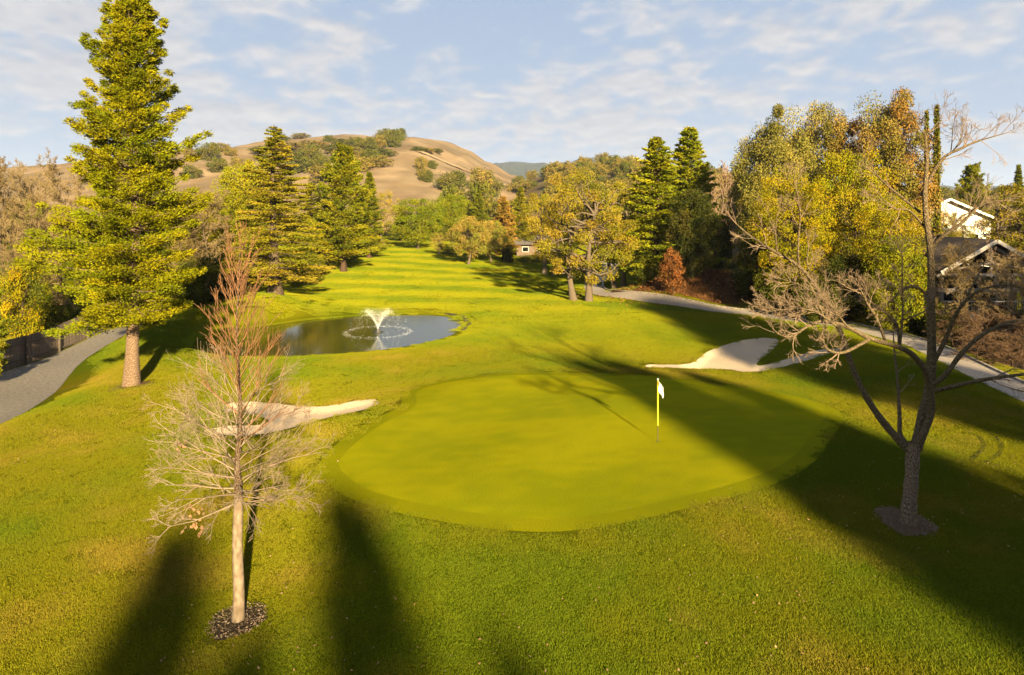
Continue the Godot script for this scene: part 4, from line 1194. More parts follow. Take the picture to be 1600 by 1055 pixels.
func _ready() -> void:
	# camera: level, lens shifted down
	var cam := Camera3D.new()
	cam.name = "camera"
	add_child(cam)
	cam.position = Vector3(0, 8.1, 0)
	cam.set_frustum(0.1055, Vector2(0, -0.01975), 0.1, 9000.0)
	cam.current = true
	var env := Environment.new()
	env.background_mode = Environment.BG_SKY
	env.sky = make_sky()
	env.background_energy_multiplier = 0.205
	env.tonemap_mode = Environment.TONE_MAPPER_LINEAR
	env.tonemap_exposure = 4.9
	env.sdfgi_enabled = true
	env.ssao_enabled = true
	env.ssil_enabled = true
	env.fog_enabled = true
	env.fog_density = 0.00008
	env.fog_light_color = Color(0.80, 0.87, 1.0)
	var we := WorldEnvironment.new()
	we.name = "environment"
	we.environment = env
	add_child(we)
	var sun := DirectionalLight3D.new()
	sun.name = "sun"
	sun.light_energy = 1.6
	sun.light_color = Color(1.0, 0.90, 0.70)
	sun.light_angular_distance = 1.1
	sun.shadow_enabled = true
	add_child(sun)
	var az := deg_to_rad(18.5)
	var el := deg_to_rad(20.0)
	sun.look_at_from_position(Vector3.ZERO, Vector3(-sin(az) * cos(el), -sin(el), -cos(az) * cos(el)))

	nz.seed = 4; nz.frequency = 0.012; nz.fractal_octaves = 3
	make_materials()
	green = poly([-4.11,27.37, -3.83,28.36, -2.50,29.43, 0.00,30.23, 3.05,30.47, 6.02,30.12, 8.76,29.21, 11.06,27.66, 12.30,26.17, 12.25,25.00, 11.57,23.85, 10.35,22.16, 9.09,20.42, 7.59,18.98, 5.83,17.93, 3.38,16.88, 2.06,16.49, 0.82,16.32, -0.83,16.53, -2.57,17.14, -4.06,18.06, -5.04,19.16, -5.37,19.90, -5.27,21.08, -4.67,23.35, -3.97,24.84, -3.87,26.00])
	pond = poly([-3.22,46.67, -4.02,50.30, -5.70,51.85, -8.40,52.50, -12.37,51.53, -15.91,49.70, -17.66,47.73, -19.38,46.15, -20.78,44.21, -20.79,41.58, -19.85,39.07, -18.29,37.33, -16.14,36.68, -13.51,36.52, -11.10,37.00, -9.04,37.67, -6.97,38.71, -4.92,40.98, -3.70,43.52])
	bunker_west = poly([-11.12,23.08, -10.54,23.68, -9.32,23.89, -9.30,24.40, -10.09,24.92, -11.46,25.47, -11.71,26.38, -10.66,26.64, -7.79,25.96, -6.39,26.64, -5.73,26.64, -5.39,26.05, -5.66,25.16, -7.23,24.11, -8.33,23.14, -9.56,22.75], true, 5)
	bunker_east = poly([6.96,33.47, 7.49,34.03, 9.50,34.18, 11.18,36.65, 13.50,39.13, 15.75,40.91, 16.77,40.91, 16.44,39.51, 14.91,36.82, 13.27,34.47, 12.96,33.75, 13.50,33.75, 15.19,34.91, 17.49,36.82, 19.61,37.85, 18.16,36.32, 15.72,34.18, 13.45,32.79, 11.99,32.40, 11.24,33.06, 9.92,33.06, 7.27,33.06], true, 4)
	path_west = poly([-19.4, 10.0, -19.8, 20.0, -20.24, 25.3, -20.5, 27.0, -21.6, 30.2, -24.3, 36.6, -25.6, 45.0, -27.1, 45.0, -27.2, 38.0, -27.2, 34.3, -27.4, 25.0, -27.4, 10.0], true, 4)
	var line := poly([22.6, 8.0, 22.4, 18.0, 22.3, 24.5, 22.6, 28.0, 23.3, 31.5, 24.4, 36.0, 25.0, 40.5, 23.2, 46.3, 17.6, 52.3, 13.2, 56.4, 9.6, 60.4, 8.6, 66.0, 9.6, 74.0, 13.0, 86.0, 15.0, 100.0], false, 6)
	path_east = band(line, 1.0)
	collar = Geometry2D.offset_polygon(green, 0.6, Geometry2D.JOIN_ROUND)[0]
	pond_box = bounds(pond, 2.2); bw_box = bounds(bunker_west, 1.0); be_box = bounds(bunker_east, 1.0)
	make_ground()
	print("ground")
	var collar_c := func(x: float, d: float) -> Color: return Color(0.165, 0.165, 0.005).lerp(Color(0.200, 0.187, 0.005), clampf(0.5 + nz.get_noise_2d(x * 25.0, d * 25.0) * 1.3, 0, 1))
	var green_c := func(x: float, d: float) -> Color: return Color(0.255, 0.228, 0.005).lerp(Color(0.185, 0.190, 0.005), clampf(0.45 + nz.get_noise_2d(x * 9.0, d * 22.0) * 1.1 + nz.get_noise_2d(x * 60.0, d * 120.0) * 0.9, 0, 1))
	setting("green_collar", sheet(collar, 0.006, M.mown, collar_c), "darker mown fringe ringing the putting green", "grass")
	setting("putting_green", sheet(green, 0.012, M.mown, green_c), "smooth pale yellow green putting surface with the flag", "putting green")
	var sand_c := func(x: float, d: float) -> Color: return Color(0.50, 0.405, 0.29).lerp(Color(0.44, 0.35, 0.25), clampf(0.5 + nz.get_noise_2d(x * 30.0, d * 30.0), 0, 1))
	setting("sand_bunker", sheet(bunker_west, 0.012, M.sand, sand_c), "hooked sand bunker between the young tree and the pond", "bunker")
	setting("sand_bunker", sheet(bunker_east, 0.012, M.sand, sand_c), "wing shaped sand bunker beyond the flag near the path", "bunker")
	setting("drive", sheet(path_west, 0.012, M.asphalt, func(_x: float, _d: float) -> Color: return Color(0.16, 0.145, 0.125)), "grey asphalt drive passing the tall redwood", "road")
	setting("cart_path", sheet(path_east, 0.010, M.asphalt, func(_x: float, _d: float) -> Color: return Color(0.29, 0.25, 0.21)), "pale cart path curving past the timber house to the oaks", "path")
	var edge := PackedVector2Array()
	for i in line.size():
		var tt := (line[mini(i + 1, line.size() - 1)] - line[maxi(i - 1, 0)]).normalized()
		edge.push_back(line[i] - tt.orthogonal() * 1.06)
	var edge2 := PackedVector2Array()
	for i in line.size():
		var tt := (line[mini(i + 1, line.size() - 1)] - line[maxi(i - 1, 0)]).normalized()
		edge2.push_back(line[i] + tt.orthogonal() * 1.06)
	setting("kerb", kerb(edge2, 0.13, 0.1, Color(0.42, 0.36, 0.29)), "low pale kerb along the lawn side of the cart path", "kerb")
	var ring := func(x: float, d: float, rx: float, rd: float, s: float) -> PackedVector2Array:
		var p := PackedVector2Array()
		for i in 40:
			var a := TAU * i / 40
			var k := 1.0 + 0.13 * sin(a * 3 + s) + 0.08 * sin(a * 7 + s * 2)
			p.push_back(Vector2(x + cos(a) * rx * k, d + sin(a) * rd * k))
		return p
	for bed: Array in [[-5.42, 12.62, 0.50, 0.50, 0.6, "dark bare soil ring around the young tree's trunk", Color(0.085, 0.062, 0.04)], [9.98, 16.25, 0.62, 0.66, 2.1, "brown mulch ring around the spreading bare tree's trunk", Color(0.25, 0.17, 0.115)]]:
		var col: Color = bed[6]
		var pg: PackedVector2Array = ring.call(bed[0], bed[1], bed[2], bed[3], bed[4])
		var soil := setting("mulch_bed", sheet(pg, 0.02, M.soil, func(_x: float, _d: float) -> Color: return col), bed[5], "soil")
		var chip := Bag.new()
		rng.seed = 7
		for i in 900:
			var a := rf(0, TAU)
			var rr := sqrt(rng.randf()) * 1.12
			var q := at(bed[0] + cos(a) * rr * bed[2], bed[1] + sin(a) * rr * bed[3], 0.025 + rf(0, 0.03))
			var e := (rv() * Vector3(1, 0.5, 1)).normalized() * rf(0.02, 0.06)
			chip.leaf(q, e, e.cross(rv()).normalized() * rf(0.006, 0.015), tone(Color(0.19, 0.14, 0.095) if i % 3 else Color(0.12, 0.085, 0.055), 0.3))
		part(soil, "chips", chip.mesh(M.twig)).set_meta("kind", "stuff")
	setting("bare_soil", sheet(ring.call(-17.2, 28.8, 0.95, 0.75, 1.4), 0.008, M.soil, func(_x: float, _d: float) -> Color: return Color(0.21, 0.14, 0.075)), "worn brown soil around the redwood's foot", "soil")
	var bank := poly([9.5, 62.2, 14.0, 58.2, 18.6, 53.9, 23.8, 48.8, 26.6, 45.0, 28.5, 50.0, 30.0, 62.0, 24.0, 68.0, 16.0, 67.0])
	setting("bank", sheet(bank, 0.012, M.soil, func(x: float, d: float) -> Color: return Color(0.13, 0.062, 0.025).lerp(Color(0.19, 0.09, 0.035), clampf(0.5 + nz.get_noise_2d(x * 30.0, d * 30.0), 0, 1))), "leaf covered earth bank above the cart path", "bank")
	var verge := poly([24.1, 8.0, 23.9, 20.0, 24.0, 28.0, 24.9, 31.5, 26.0, 36.0, 26.7, 40.5, 26.5, 44.0, 44.0, 46.0, 44.0, 8.0], true, 3)
	setting("verge", sheet(verge, 0.012, M.soil, func(x: float, d: float) -> Color: return Color(0.17, 0.11, 0.06).lerp(Color(0.11, 0.072, 0.042), clampf(0.5 + nz.get_noise_2d(x * 25.0, d * 25.0) * 1.3, 0, 1))), "bare brown verge between the cart path and the timber house", "soil")
	for tr: Array in [[16.64,23.28, 16.66,22.75, 15.96,21.72, 14.77,20.66], [17.42,23.55, 17.14,22.50, 16.37,21.49, 15.21,20.56]]:
		setting("wheel_mark", sheet(band(poly(tr, false, 6), 0.07), 0.016, M.soil, func(_x: float, _d: float) -> Color: return Color(0.045, 0.05, 0.008)), "dark curved wheel mark pressed into the grass", "track").set_meta("group", "wheel marks beside the green")
	var wb := Bag.new(); wb.smooth = true
	var tri := Geometry2D.triangulate_polygon(pond)
	for i in range(0, tri.size(), 3):
		var q: Array[Vector3] = []
		for e in 3:
			var c := Vector2(-12.0, 44.5)
			var p := c + (pond[tri[i + e]] - c) * 1.06
			q.append(Vector3(p.x, WATER, -p.y))
		wb.stri(q[0], q[1], q[2], Vector3.UP, Vector3.UP, Vector3.UP, Color.WHITE)
	setting("water", wb.mesh(M.water), "dark olive pond with rippled reflections around the fountain", "pond")
	stones()
	print("setting")

	# hills
	ridge_near = PackedVector2Array([Vector2(-930, 32.9), Vector2(-682, 42.2), Vector2(-496, 50.3), Vector2(-434, 54.0), Vector2(-372, 57.7), Vector2(-310, 63.3), Vector2(-288, 66.4), Vector2(-264, 62.7), Vector2(-236, 71.3), Vector2(-205, 79.4), Vector2(-161, 80.6), Vector2(-124, 78.2), Vector2(-93, 78.2), Vector2(-62, 75.1), Vector2(-43, 68.9), Vector2(-22, 57.7), Vector2(0, 46.5), Vector2(22, 36.6), Vector2(43, 31.0), Vector2(68, 26.7), Vector2(124, 20.5), Vector2(682, 11.2)])
	ridge_wood = PackedVector2Array([Vector2(-70, 8.1), Vector2(-28, 13.7), Vector2(0, 24.1), Vector2(19, 33.5), Vector2(38, 40.1), Vector2(61, 41.9), Vector2(78, 40.1), Vector2(94, 37.2), Vector2(122, 31.6), Vector2(164, 26.0), Vector2(235, 21.3), Vector2(376, 16.6), Vector2(1081, 12.8)])
	var ridge_far: PackedVector2Array = PackedVector2Array([Vector2(-2880, 116.1), Vector2(-720, 206.1), Vector2(-216, 245.7), Vector2(-108, 274.5), Vector2(0, 288.9), Vector2(180, 281.7), Vector2(288, 267.3), Vector2(396, 303.3), Vector2(504, 321.3), Vector2(594, 306.9), Vector2(684, 274.5), Vector2(1008, 195.3), Vector2(1224, 162.9), Vector2(1289, 177.3), Vector2(1332, 166.5), Vector2(1800, 137.7), Vector2(3240, 152.1), Vector2(4320, 98.1)])
	make_hill("hill", ridge_near, 210.0, 620.0, -900.0, 700.0, 260, 140, 7.0, Color(0.255, 0.185, 0.110), Color(0.175, 0.135, 0.084), M.dry_grass, "bare brown grass hill rising behind the far trees")
	make_hill("hill", ridge_wood, 190.0, 470.0, -60.0, 1100.0, 160, 80, 4.0, Color(0.16, 0.115, 0.05), Color(0.11, 0.09, 0.04), M.dry_grass, "lower wooded hill behind the golden oaks")
	make_hill("hill", ridge_far, 2200.0, 3600.0, -2600.0, 4200.0, 260, 40, 25.0, Color(0.030, 0.040, 0.026), Color(0.045, 0.052, 0.030), M.dry_grass, "distant blue forested ridge on the skyline")
	var trail := Bag.new()
	trail.smooth = true
	var before: Array[Vector3] = []
	for i in 40:
		var u := i / 39.0
		var rise := lerpf(0.094, 0.038, pow(u, 1.15)) - 0.004 * sin(u * 3.0)
		var now: Array[Vector3] = []
		for e: float in [-0.0016, 0.0016]:
			now.append(on_hill(ridge_near, 210.0, 620.0, 7.0, lerpf(-0.15, -0.005, u), rise + e) + Vector3(0, 0.7, 0))
		if i > 0 and now[0].distance_to(before[0]) < 60.0 and now[1].distance_to(before[1]) < 60.0:
			trail.quad(before[0], before[1], now[1], now[0], Color(0.285, 0.208, 0.128))
		before = now
	setting("trail", trail.mesh(M.dry_grass), "pale dirt trail running down the bare hill's shoulder", "trail")
	print("hills")
	make_redwood()
	make_young_tree()
	make_spreading_tree()
	print("hero trees")
	make_plants()
	print("plants")
	make_houses()
	make_fence()
	make_fountain()
	make_flag()
	make_grass()
	print("grass")

func make_plants() -> void:
	var rows := [
		["conifer_dense", "conifer_tree", -25.67, 31.00, 11.20, 2.23, 1.49, "dark conifer overhanging the board fence", "", "tree"],
		["bare_brown", "bare_tree", -31.42, 42.00, 12.30, 4.62, 3.42, "leafless brown tree behind the board fence and yellow shrub", "", "tree"],
		["bare_rust", "bare_tree", -35.64, 45.00, 12.15, 4.50, 2.32, "leafless rust brown tree behind the fence beside the dark conifer", "", "tree"],
		["bare_brown", "bare_tree", -36.50, 52.00, 12.16, 4.68, 3.79, "leafless brown tree half hidden by the redwood crown", "", "tree"],
		["shrub_yellow", "shrub", -30.56, 40.00, 5.30, 3.20, 3.93, "tall yellow leaved shrub behind the board fence", "", "shrub"],
		["shrub_dark", "shrub", -31.02, 44.00, 2.60, 3.52, 0.41, "dark evergreen shrub where the drive bends behind the redwood", "", "shrub"],
		["shrub_dark", "shrub", -33.39, 42.00, 3.48, 3.36, 0.08, "dark evergreen shrub at the foot of the yellow shrub", "", "shrub"],
		["shrub_dark", "shrub", -32.00, 50.00, 3.10, 5.00, 5.26, "dark evergreen shrub behind the redwood trunk", "", "shrub"],
		["bare_brown", "bare_tree", -31.35, 66.00, 11.07, 7.26, 1.63, "leafless brown tree between the redwood and the layered cedar", "", "tree"],
		["bare_rust", "bare_tree", -31.93, 62.00, 8.72, 5.58, 1.47, "leafless brown tree just behind the redwood crown", "", "tree"],
		["yellow_green", "yellow_tree", -37.00, 74.00, 10.32, 6.66, 6.25, "yellow green tree behind the leafless brown trees", "", "tree"],
		["lime_round", "lime_tree", -31.31, 76.00, 14.48, 9.12, 2.95, "light green loose crowned tree behind the layered cedar", "", "tree"],
		["lime_round", "lime_tree", -38.22, 84.00, 10.62, 8.40, 5.25, "light green round tree behind the leafless brown trees", "", "tree"],
		["cedar", "cedar_tree", -20.24, 54.70, 15.32, 11.21, 2.99, "layered cedar with drooping branch tiers by the pond", "", "tree"],
		["conifer_round", "conifer_tree", -21.57, 82.00, 16.96, 11.07, 4.01, "tall round topped conifer with rough outline at the fairway edge", "", "tree"],
		["conifer_open", "conifer_tree", -28.17, 90.00, 12.15, 8.10, 0.95, "light green open conifer between the cedar and the round topped conifer", "", "tree"],
		["conifer_dense", "conifer_tree", -21.85, 98.00, 14.18, 6.86, 3.99, "dark green conifer beside the round topped conifer", "", "tree"],
		["green_round", "tree", -25.80, 86.00, 7.24, 7.74, 5.45, "green leafy tree low between cedar and round topped conifer", "", "tree"],
		["shrub_dark", "shrub", -26.99, 56.00, 4.29, 5.60, 3.29, "dark shrub under the leafless trees above the pond bank", "", "shrub"],
		["shrub_dark", "shrub", -25.61, 59.00, 4.68, 5.31, 4.66, "dark shrub between pond bank and layered cedar", "", "shrub"],
		["shrub_dark", "shrub", -22.75, 70.00, 3.76, 5.60, 4.22, "dark shrub behind the layered cedar trunk", "", "shrub"],
		["shrub_dark", "shrub", -23.94, 84.00, 3.48, 6.72, 0.40, "dark shrub under the round topped conifer", "", "shrub"],
		["shrub_dark", "shrub", -27.56, 52.00, 3.42, 5.20, 4.76, "dark shrub beside the redwood above the pond bank", "", "shrub"],
		["oak_pale", "oak_tree", -25.60, 128.00, 12.58, 7.17, 3.71, "pale sunlit oak with leaning trunk at the fairway crest", "", "tree"],
		["green_round", "tree", -16.91, 115.00, 10.86, 10.93, 1.89, "bushy bright green tree beside the pale oak at the fairway crest", "", "tree"],
		["oak_pale", "small_tree", -12.06, 104.00, 4.77, 3.12, 0.19, "small pale trunked tree at the fairway edge beneath the bushy tree", "", "tree"],
		["grey_round", "tree", -6.26, 92.00, 7.55, 7.73, 5.44, "grey green round tree with pale forked trunk at the fairway edge", "", "tree"],
		["grey_round", "tree", -3.07, 96.00, 6.76, 6.34, 2.97, "grey green round tree beside the orange conifer", "", "tree"],
		["green_round", "tree", -12.88, 140.00, 12.30, 9.80, 4.51, "green tree behind the grey green round tree", "", "tree"],
		["hill_oak", "tree", -7.88, 175.00, 16.85, 12.25, 5.52, "dark olive tree standing tall behind the orange conifer", "", "tree"],
		["hill_oak", "tree", -16.28, 185.00, 16.24, 12.95, 4.48, "dark olive round tree below the bare hill", "", "tree"],
		["conifer_orange", "conifer_tree", -1.40, 100.00, 10.50, 5.60, 5.78, "orange brown conifer standing among green trees", "", "tree"],
		["conifer_open", "conifer_tree", 1.46, 112.00, 12.36, 6.27, 2.48, "narrow light green conifer beside the orange conifer", "", "tree"],
		["conifer_dense", "conifer_tree", -6.86, 132.00, 12.59, 6.07, 5.03, "slim dark conifer behind the grey green round tree", "", "tree"],
		["conifer_dense", "conifer_tree", -25.09, 145.00, 9.26, 5.80, 2.79, "small dark conifer between pale oak and bushy green tree", "", "tree"],
		["cypress", "cypress_tree", -0.48, 97.00, 3.06, 2.33, 5.88, "short dark cypress in front of the orange conifer", "", "tree"],
		["shrub_dark", "shrub", 2.83, 101.00, 1.23, 6.06, 5.52, "dark shrub in front of the low brown house", "", "shrub"],
		["shrub_dark", "shrub", 6.30, 97.00, 2.09, 5.82, 0.61, "dark shrub beneath the olive leaved oak", "", "shrub"],
		["shrub_green", "shrub", -10.60, 106.00, 2.80, 4.66, 0.85, "bright green shrub at the fairway edge", "", "shrub"],
		["oak_gold", "oak_tree", 6.55, 58.50, 12.08, 10.41, 1.36, "spreading golden oak with three pale trunks beside the path", "", "tree"],
		["oak_olive", "oak_tree", 4.64, 80.00, 10.50, 8.80, 6.06, "olive gold oak beyond the three trunked golden oak", "", "tree"],
		["oak_olive", "oak_tree", 10.92, 65.00, 10.31, 7.15, 2.74, "olive gold oak between the golden oak and twin conifers", "", "tree"],
		["conifer_twin", "conifer_tree", 14.24, 63.00, 15.53, 10.39, 3.94, "shorter of the twin pointed conifers behind the leafy bank", "", "tree"],
		["conifer_twin", "conifer_tree", 18.56, 67.00, 17.08, 10.38, 1.89, "taller of the twin pointed conifers behind the leafy bank", "", "tree"],
		["painted_shade_round", "tree", 16.78, 59.50, 10.36, 5.36, 3.19, "leafy tree with painted shade on the leafy bank in front of twin conifers", "", "tree"],
		["shrub_dark", "shrub", 13.02, 62.00, 3.76, 4.34, 2.42, "dark shrub between the golden oak and the leafy bank", "", "shrub"],
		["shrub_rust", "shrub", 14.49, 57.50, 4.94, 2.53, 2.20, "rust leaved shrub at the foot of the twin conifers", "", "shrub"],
		["poplar", "poplar_tree", 21.82, 72.00, 13.00, 2.88, 3.67, "slim leafless poplar nearest the twin conifers", "", "tree"],
		["poplar", "poplar_tree", 23.98, 74.00, 14.02, 3.26, 3.67, "tallest slim leafless poplar with pinkish twigs", "", "tree"],
		["poplar", "poplar_tree", 25.04, 73.00, 12.92, 2.92, 5.68, "slim leafless poplar behind the garden shelter", "", "tree"],
		["painted_shade_round", "tree", 20.99, 66.00, 8.10, 4.22, 4.28, "leafy tree with painted shade beneath the slim poplars", "", "tree"],
		["lime_round", "lime_tree", 29.57, 84.00, 10.79, 6.38, 5.83, "light green tree behind the garden shelter", "", "tree"],
		["painted_shade_round", "tree", 21.01, 55.00, 6.17, 4.95, 5.38, "leafy tree with painted shade beside the garden shelter", "", "tree"],
		["shrub_dark", "shrub", 21.31, 50.50, 4.56, 4.54, 6.22, "dark shrub under the yellow airy tree by the path", "", "shrub"],
		["gum_grey", "gum_tree", 23.66, 58.00, 17.96, 8.12, 4.22, "grey green gum tree with clumped crown above the yellow trees", "", "tree"],
		["gum_rosy", "gum_tree", 31.49, 64.00, 19.24, 8.96, 1.02, "grey green gum tree with rosy tips between the other gums", "", "tree"],
		["gum_brown", "gum_tree", 35.99, 61.00, 20.06, 9.76, 5.40, "tallest gum tree with brownish rosy crown", "", "tree"],
		["yellow_airy", "yellow_tree", 21.46, 49.00, 11.73, 6.62, 6.06, "airy yellow tree in front of the grey gum", "", "tree"],
		["yellow_green", "yellow_tree", 28.89, 54.00, 13.61, 8.10, 5.68, "yellow green tree in front of the rosy tipped gum", "", "tree"],
		["yellow_airy", "yellow_tree", 27.53, 46.50, 9.59, 5.58, 3.57, "low yellow tree in front of the tallest gum", "", "tree"],
		["shrub_green", "shrub", 26.10, 43.50, 6.71, 4.35, 4.48, "glossy bright green shrub beside the bare tree's stem", "", "shrub"],
		["painted_shade_round", "tree", 24.91, 47.00, 5.04, 5.64, 1.33, "leafy tree with painted shade under the yellow trees beside the path", "", "tree"],
		["shrub_dark", "shrub", 22.65, 47.00, 3.40, 4.23, 5.22, "dark shrub beside the path behind the winged bunker", "", "shrub"],
		["shrub_dark", "shrub", 28.12, 45.00, 3.15, 4.05, 3.60, "dark shrub between green shrub and timber house", "", "shrub"],
		["cypress", "cypress_tree", 39.53, 61.00, 17.86, 0.92, 1.79, "slim columnar cypress, shorter of the pair", "", "tree"],
		["cypress", "cypress_tree", 38.51, 58.00, 17.84, 1.04, 0.40, "slim columnar cypress, taller of the pair", "", "tree"],
		["conifer_round", "conifer_tree", 68.40, 95.00, 15.51, 7.60, 5.36, "dark blunt conifer behind the white house", "", "tree"],
		["conifer_dense", "conifer_tree", 79.20, 100.00, 15.50, 4.60, 6.22, "slim conifer behind the timber house roof", "", "tree"],
		["oak_olive", "oak_tree", 50.43, 64.00, 10.92, 8.32, 0.56, "olive leaved tree above the timber house roof", "", "tree"],
		["oak_olive", "oak_tree", 45.67, 66.00, 8.10, 3.96, 5.03, "olive leaved tree between the white house and timber house", "", "tree"],
		["brush", "shrub", 26.91, 39.00, 2.25, 3.12, 2.58, "dry brown brush tangled before the timber house deck", "dry brush on the verge", "shrub"],
		["brush", "shrub", 28.31, 38.00, 2.10, 3.42, 0.95, "dry brown brush tangled before the timber house deck", "dry brush on the verge", "shrub"],
		["brush", "shrub", 29.60, 37.00, 2.18, 3.33, 1.85, "dry brown brush tangled before the timber house deck", "dry brush on the verge", "shrub"],
		["brush", "shrub", 25.38, 35.00, 1.62, 2.80, 4.83, "dry brown brush tangled before the timber house deck", "dry brush on the verge", "shrub"],
		["brush", "shrub", 26.52, 34.00, 1.64, 3.06, 5.48, "dry brown brush tangled before the timber house deck", "dry brush on the verge", "shrub"],
		["bare_rust", "bare_tree", 29.26, 41.50, 6.36, 3.73, 0.28, "thin leafless tree in front of the timber house gable", "", "tree"],
		["bare_brown", "bare_tree", 31.27, 40.50, 5.91, 4.05, 3.86, "twiggy leafless tree screening the timber house deck", "", "tree"],
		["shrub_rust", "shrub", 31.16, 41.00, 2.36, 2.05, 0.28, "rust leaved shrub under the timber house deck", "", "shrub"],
		["shrub_dark", "shrub", 33.21, 41.00, 2.36, 3.28, 4.51, "dark green shrub under the end of the timber house deck", "", "shrub"],
		["shrub_dark", "shrub", 28.81, 43.00, 2.08, 3.01, 2.08, "dark shrub at the corner of the timber house deck", "", "shrub"],
	]
	for r: Array in rows:
		plant(r[0], r[1], r[2], r[3], r[4] - ground(r[2], r[3]), r[5], r[6], r[7], r[8], r[9])
	# trees behind and beside the viewpoint, whose shade lies across the lawn
	var casters := [
		["conifer_heavy", 24.6, -28.8, 24.9, 7.0, "tall conifer whose pointed shade reaches across the putting green"],
		["conifer_heavy", 25.6, -26.2, 23.9, 8.0, "conifer shading the middle of the putting green"],
		["conifer_heavy", 28.8, -28.3, 23.6, 7.5, "conifer shading the trunk of the spreading bare tree"],
		["hill_oak", 25.2, -23.2, 18.9, 9.0, "broad tree shading the rough around the spreading bare tree"],
		["conifer_heavy", 30.3, -25.7, 17.8, 5.5, "conifer shading the lawn beyond the spreading bare tree"],
		["conifer_shade", 12.6, -33.7, 20.2, 8.2, "slim conifer whose pointed shade falls beside the young tree"],
		["conifer_shade", 9.2, -35.9, 20.4, 8.0, "conifer whose slanting shade falls across the lower lawn"],
		["conifer_shade", 14.2, -31.1, 16.9, 5.0, "small conifer shading the near edge of the lawn"],
		["gum_shade", 29.1, -5.0, 20.4, 7.0, "high crowned gum shading the winged bunker"],
		["gum_shade", 32.2, -1.9, 24.0, 9.0, "high crowned gum shading the fairway edge by the path"],
		["hill_oak", 45.7, 13.2, 21.5, 15.0, "broad tree shading the timber house"],
		["hill_oak", -20.2, -8.9, 14.6, 9.0, "broad tree shading the upper bend of the drive"],
	]
	casters.append(["conifer_shade", 10.6, -34.6, 18.2, 7.5, "loose conifer shading the lawn between two pointed shades"])
	for r: Array in casters:
		plant(r[0], "shade_tree", r[1], r[2], r[3], r[4], r[1], r[5])
	# the belt of trees at the foot of the hills
	rng.seed = 5
	for k in 46:
		var kind: String = ["hill_oak", "hill_brown", "lime_round", "hill_oak", "hill_brown", "conifer_dense"][k % 6]
		var d := rf(150, 215)
		var x := lerpf(-0.86, 0.86, (k + rng.randf()) / 46.0) * d
		var what: String = {hill_oak = "dark olive", hill_brown = "brownish", lime_round = "light green", conifer_dense = "pointed dark"}[kind]
		plant(kind, "distant_tree", x, d, 8.1 + (rf(-0.02, 0.022) if absf(x / d + 0.08) > 0.2 else rf(-0.035, -0.012)) * d - ground(x, d), rf(8, 13) if kind != "conifer_dense" else rf(5, 7), rf(0, TAU), "distant %s tree in the belt at the foot of the hills" % what, "%s trees at the foot of the hills" % what)
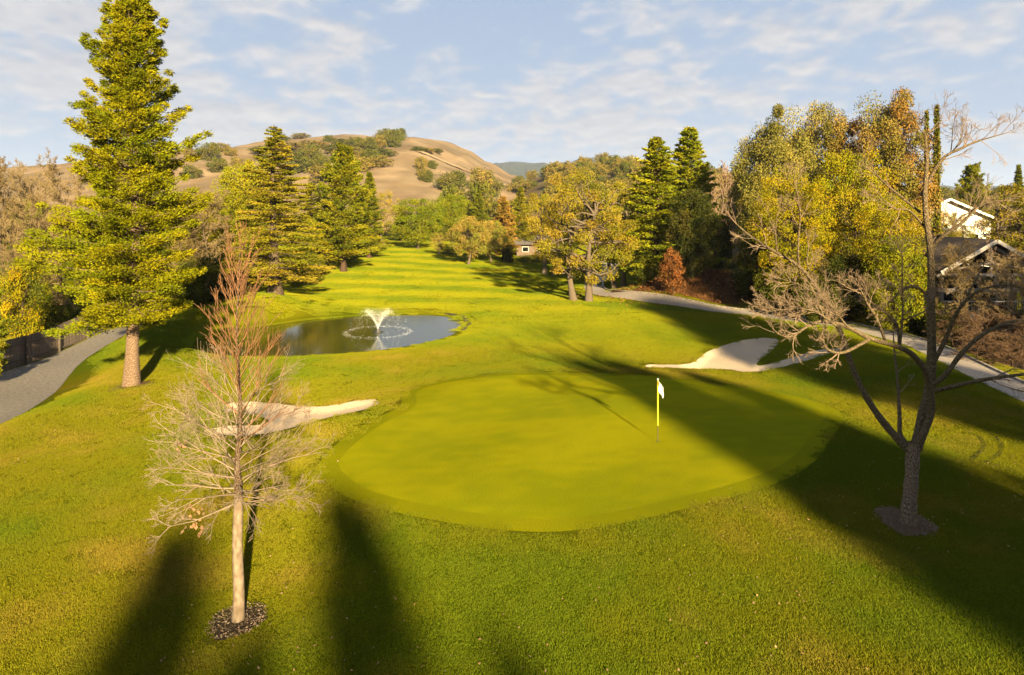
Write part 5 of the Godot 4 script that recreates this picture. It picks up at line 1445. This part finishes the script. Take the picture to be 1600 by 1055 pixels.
	# bushes and oaks on the bare hill: bearing, rise, height, width
	for b: Array in [[-0.505, 0.085, 8, 9], [-0.475, 0.078, 12, 16], [-0.46, 0.06, 9, 14], [-0.44, 0.085, 6, 10], [-0.43, 0.068, 7, 9], [-0.455, 0.092, 7, 13], [-0.36, 0.108, 7, 16], [-0.33, 0.113, 6, 20], [-0.315, 0.075, 12, 16], [-0.30, 0.062, 10, 14], [-0.285, 0.108, 6, 12], [-0.245, 0.098, 9, 18], [-0.228, 0.093, 10, 18], [-0.212, 0.097, 11, 16], [-0.198, 0.103, 13, 18], [-0.186, 0.099, 14, 18], [-0.176, 0.110, 11, 14], [-0.222, 0.075, 9, 16], [-0.237, 0.062, 10, 16], [-0.142, 0.064, 9, 9], [-0.125, 0.066, 6, 9], [-0.138, 0.052, 6, 10], [-0.134, 0.045, 7, 10], [-0.094, 0.028, 12, 20], [-0.048, 0.03, 15, 16], [-0.03, 0.024, 12, 14], [-0.145, 0.093, 4, 14], [-0.132, 0.092, 4, 13], [-0.118, 0.0915, 4, 12], [-0.50, 0.05, 8, 12], [-0.41, 0.05, 8, 12], [-0.38, 0.07, 7, 12], [-0.345, 0.095, 6, 26], [-0.31, 0.099, 6, 24], [-0.272, 0.09, 7, 26], [-0.255, 0.082, 8, 26], [-0.262, 0.103, 5, 22], [-0.35, 0.078, 7, 24], [-0.39, 0.09, 6, 20], [-0.33, 0.06, 9, 24], [-0.29, 0.045, 10, 22], [-0.20, 0.085, 6, 20], [-0.208, 0.068, 8, 18], [0.01, 0.04, 8, 12], [0.03, 0.045, 9, 12]]:
		var p := on_hill(ridge_near, 210.0, 620.0, 7.0, b[0], b[1])
		var kind := "hill_oak" if rng.randf() < 0.7 else "hill_brown"
		var spot := "scrub oak dotted over the shoulder of the bare hill behind the cedar"
		if b[0] > -0.17 and b[1] > 0.09: spot = "low scrub patch below the trail on the bare hill"
		elif b[0] > -0.25 and b[1] > 0.09: spot = "oak in the clump crowning the bare hill"
		elif b[0] > -0.15 and b[1] > 0.04 and b[0] < -0.1: spot = "scrub oak in the gully on the bare hill's face"
		elif b[0] > -0.1: spot = "oak standing at the foot of the bare hill"
		elif b[0] > -0.25: spot = "scrub oak on the slope under the hilltop clump"
		var t := plant(kind, "hillside_oak", p.x, -p.z, b[2], b[3], rf(0, TAU), ("dark " if kind == "hill_oak" else "brownish ") + spot, ("dark: " if kind == "hill_oak" else "brownish: ") + spot)
		t.position = p + Vector3(0, -0.6, 0)
	# the wood on the lower hill reads as one mass
	for kind: String in ["hill_brown", "hill_oak"]:
		var mm := MultiMesh.new()
		mm.transform_format = MultiMesh.TRANSFORM_3D
		mm.mesh = proto(kind)[1][1]
		var tf: Array[Transform3D] = []
		for k in (420 if kind == "hill_brown" else 190):
			var d := rf(215, 480)
			var x := rf(0.0, 0.9) * d
			var y := hill_height(ridge_wood, 190.0, 470.0, x, d, 4.0)
			var s := rf(0.6, 1.15)
			if x < d * 0.05 and rng.randf() < 0.7: continue
			tf.append(Transform3D(Basis(Vector3.UP, rf(0, TAU)).scaled(Vector3(s, s * rf(0.8, 1.2), s)), Vector3(x, y - 0.6, -d)))
		mm.instance_count = tf.size()
		for k in tf.size(): mm.set_instance_transform(k, tf[k])
		var o := MultiMeshInstance3D.new()
		o.name = numbered("woodland")
		o.multimesh = mm
		add_child(o)
		meta(o, "brownish winter wood covering the lower hill" if kind == "hill_brown" else "darker evergreen trees in the wood on the lower hill", "woodland", "", "stuff")
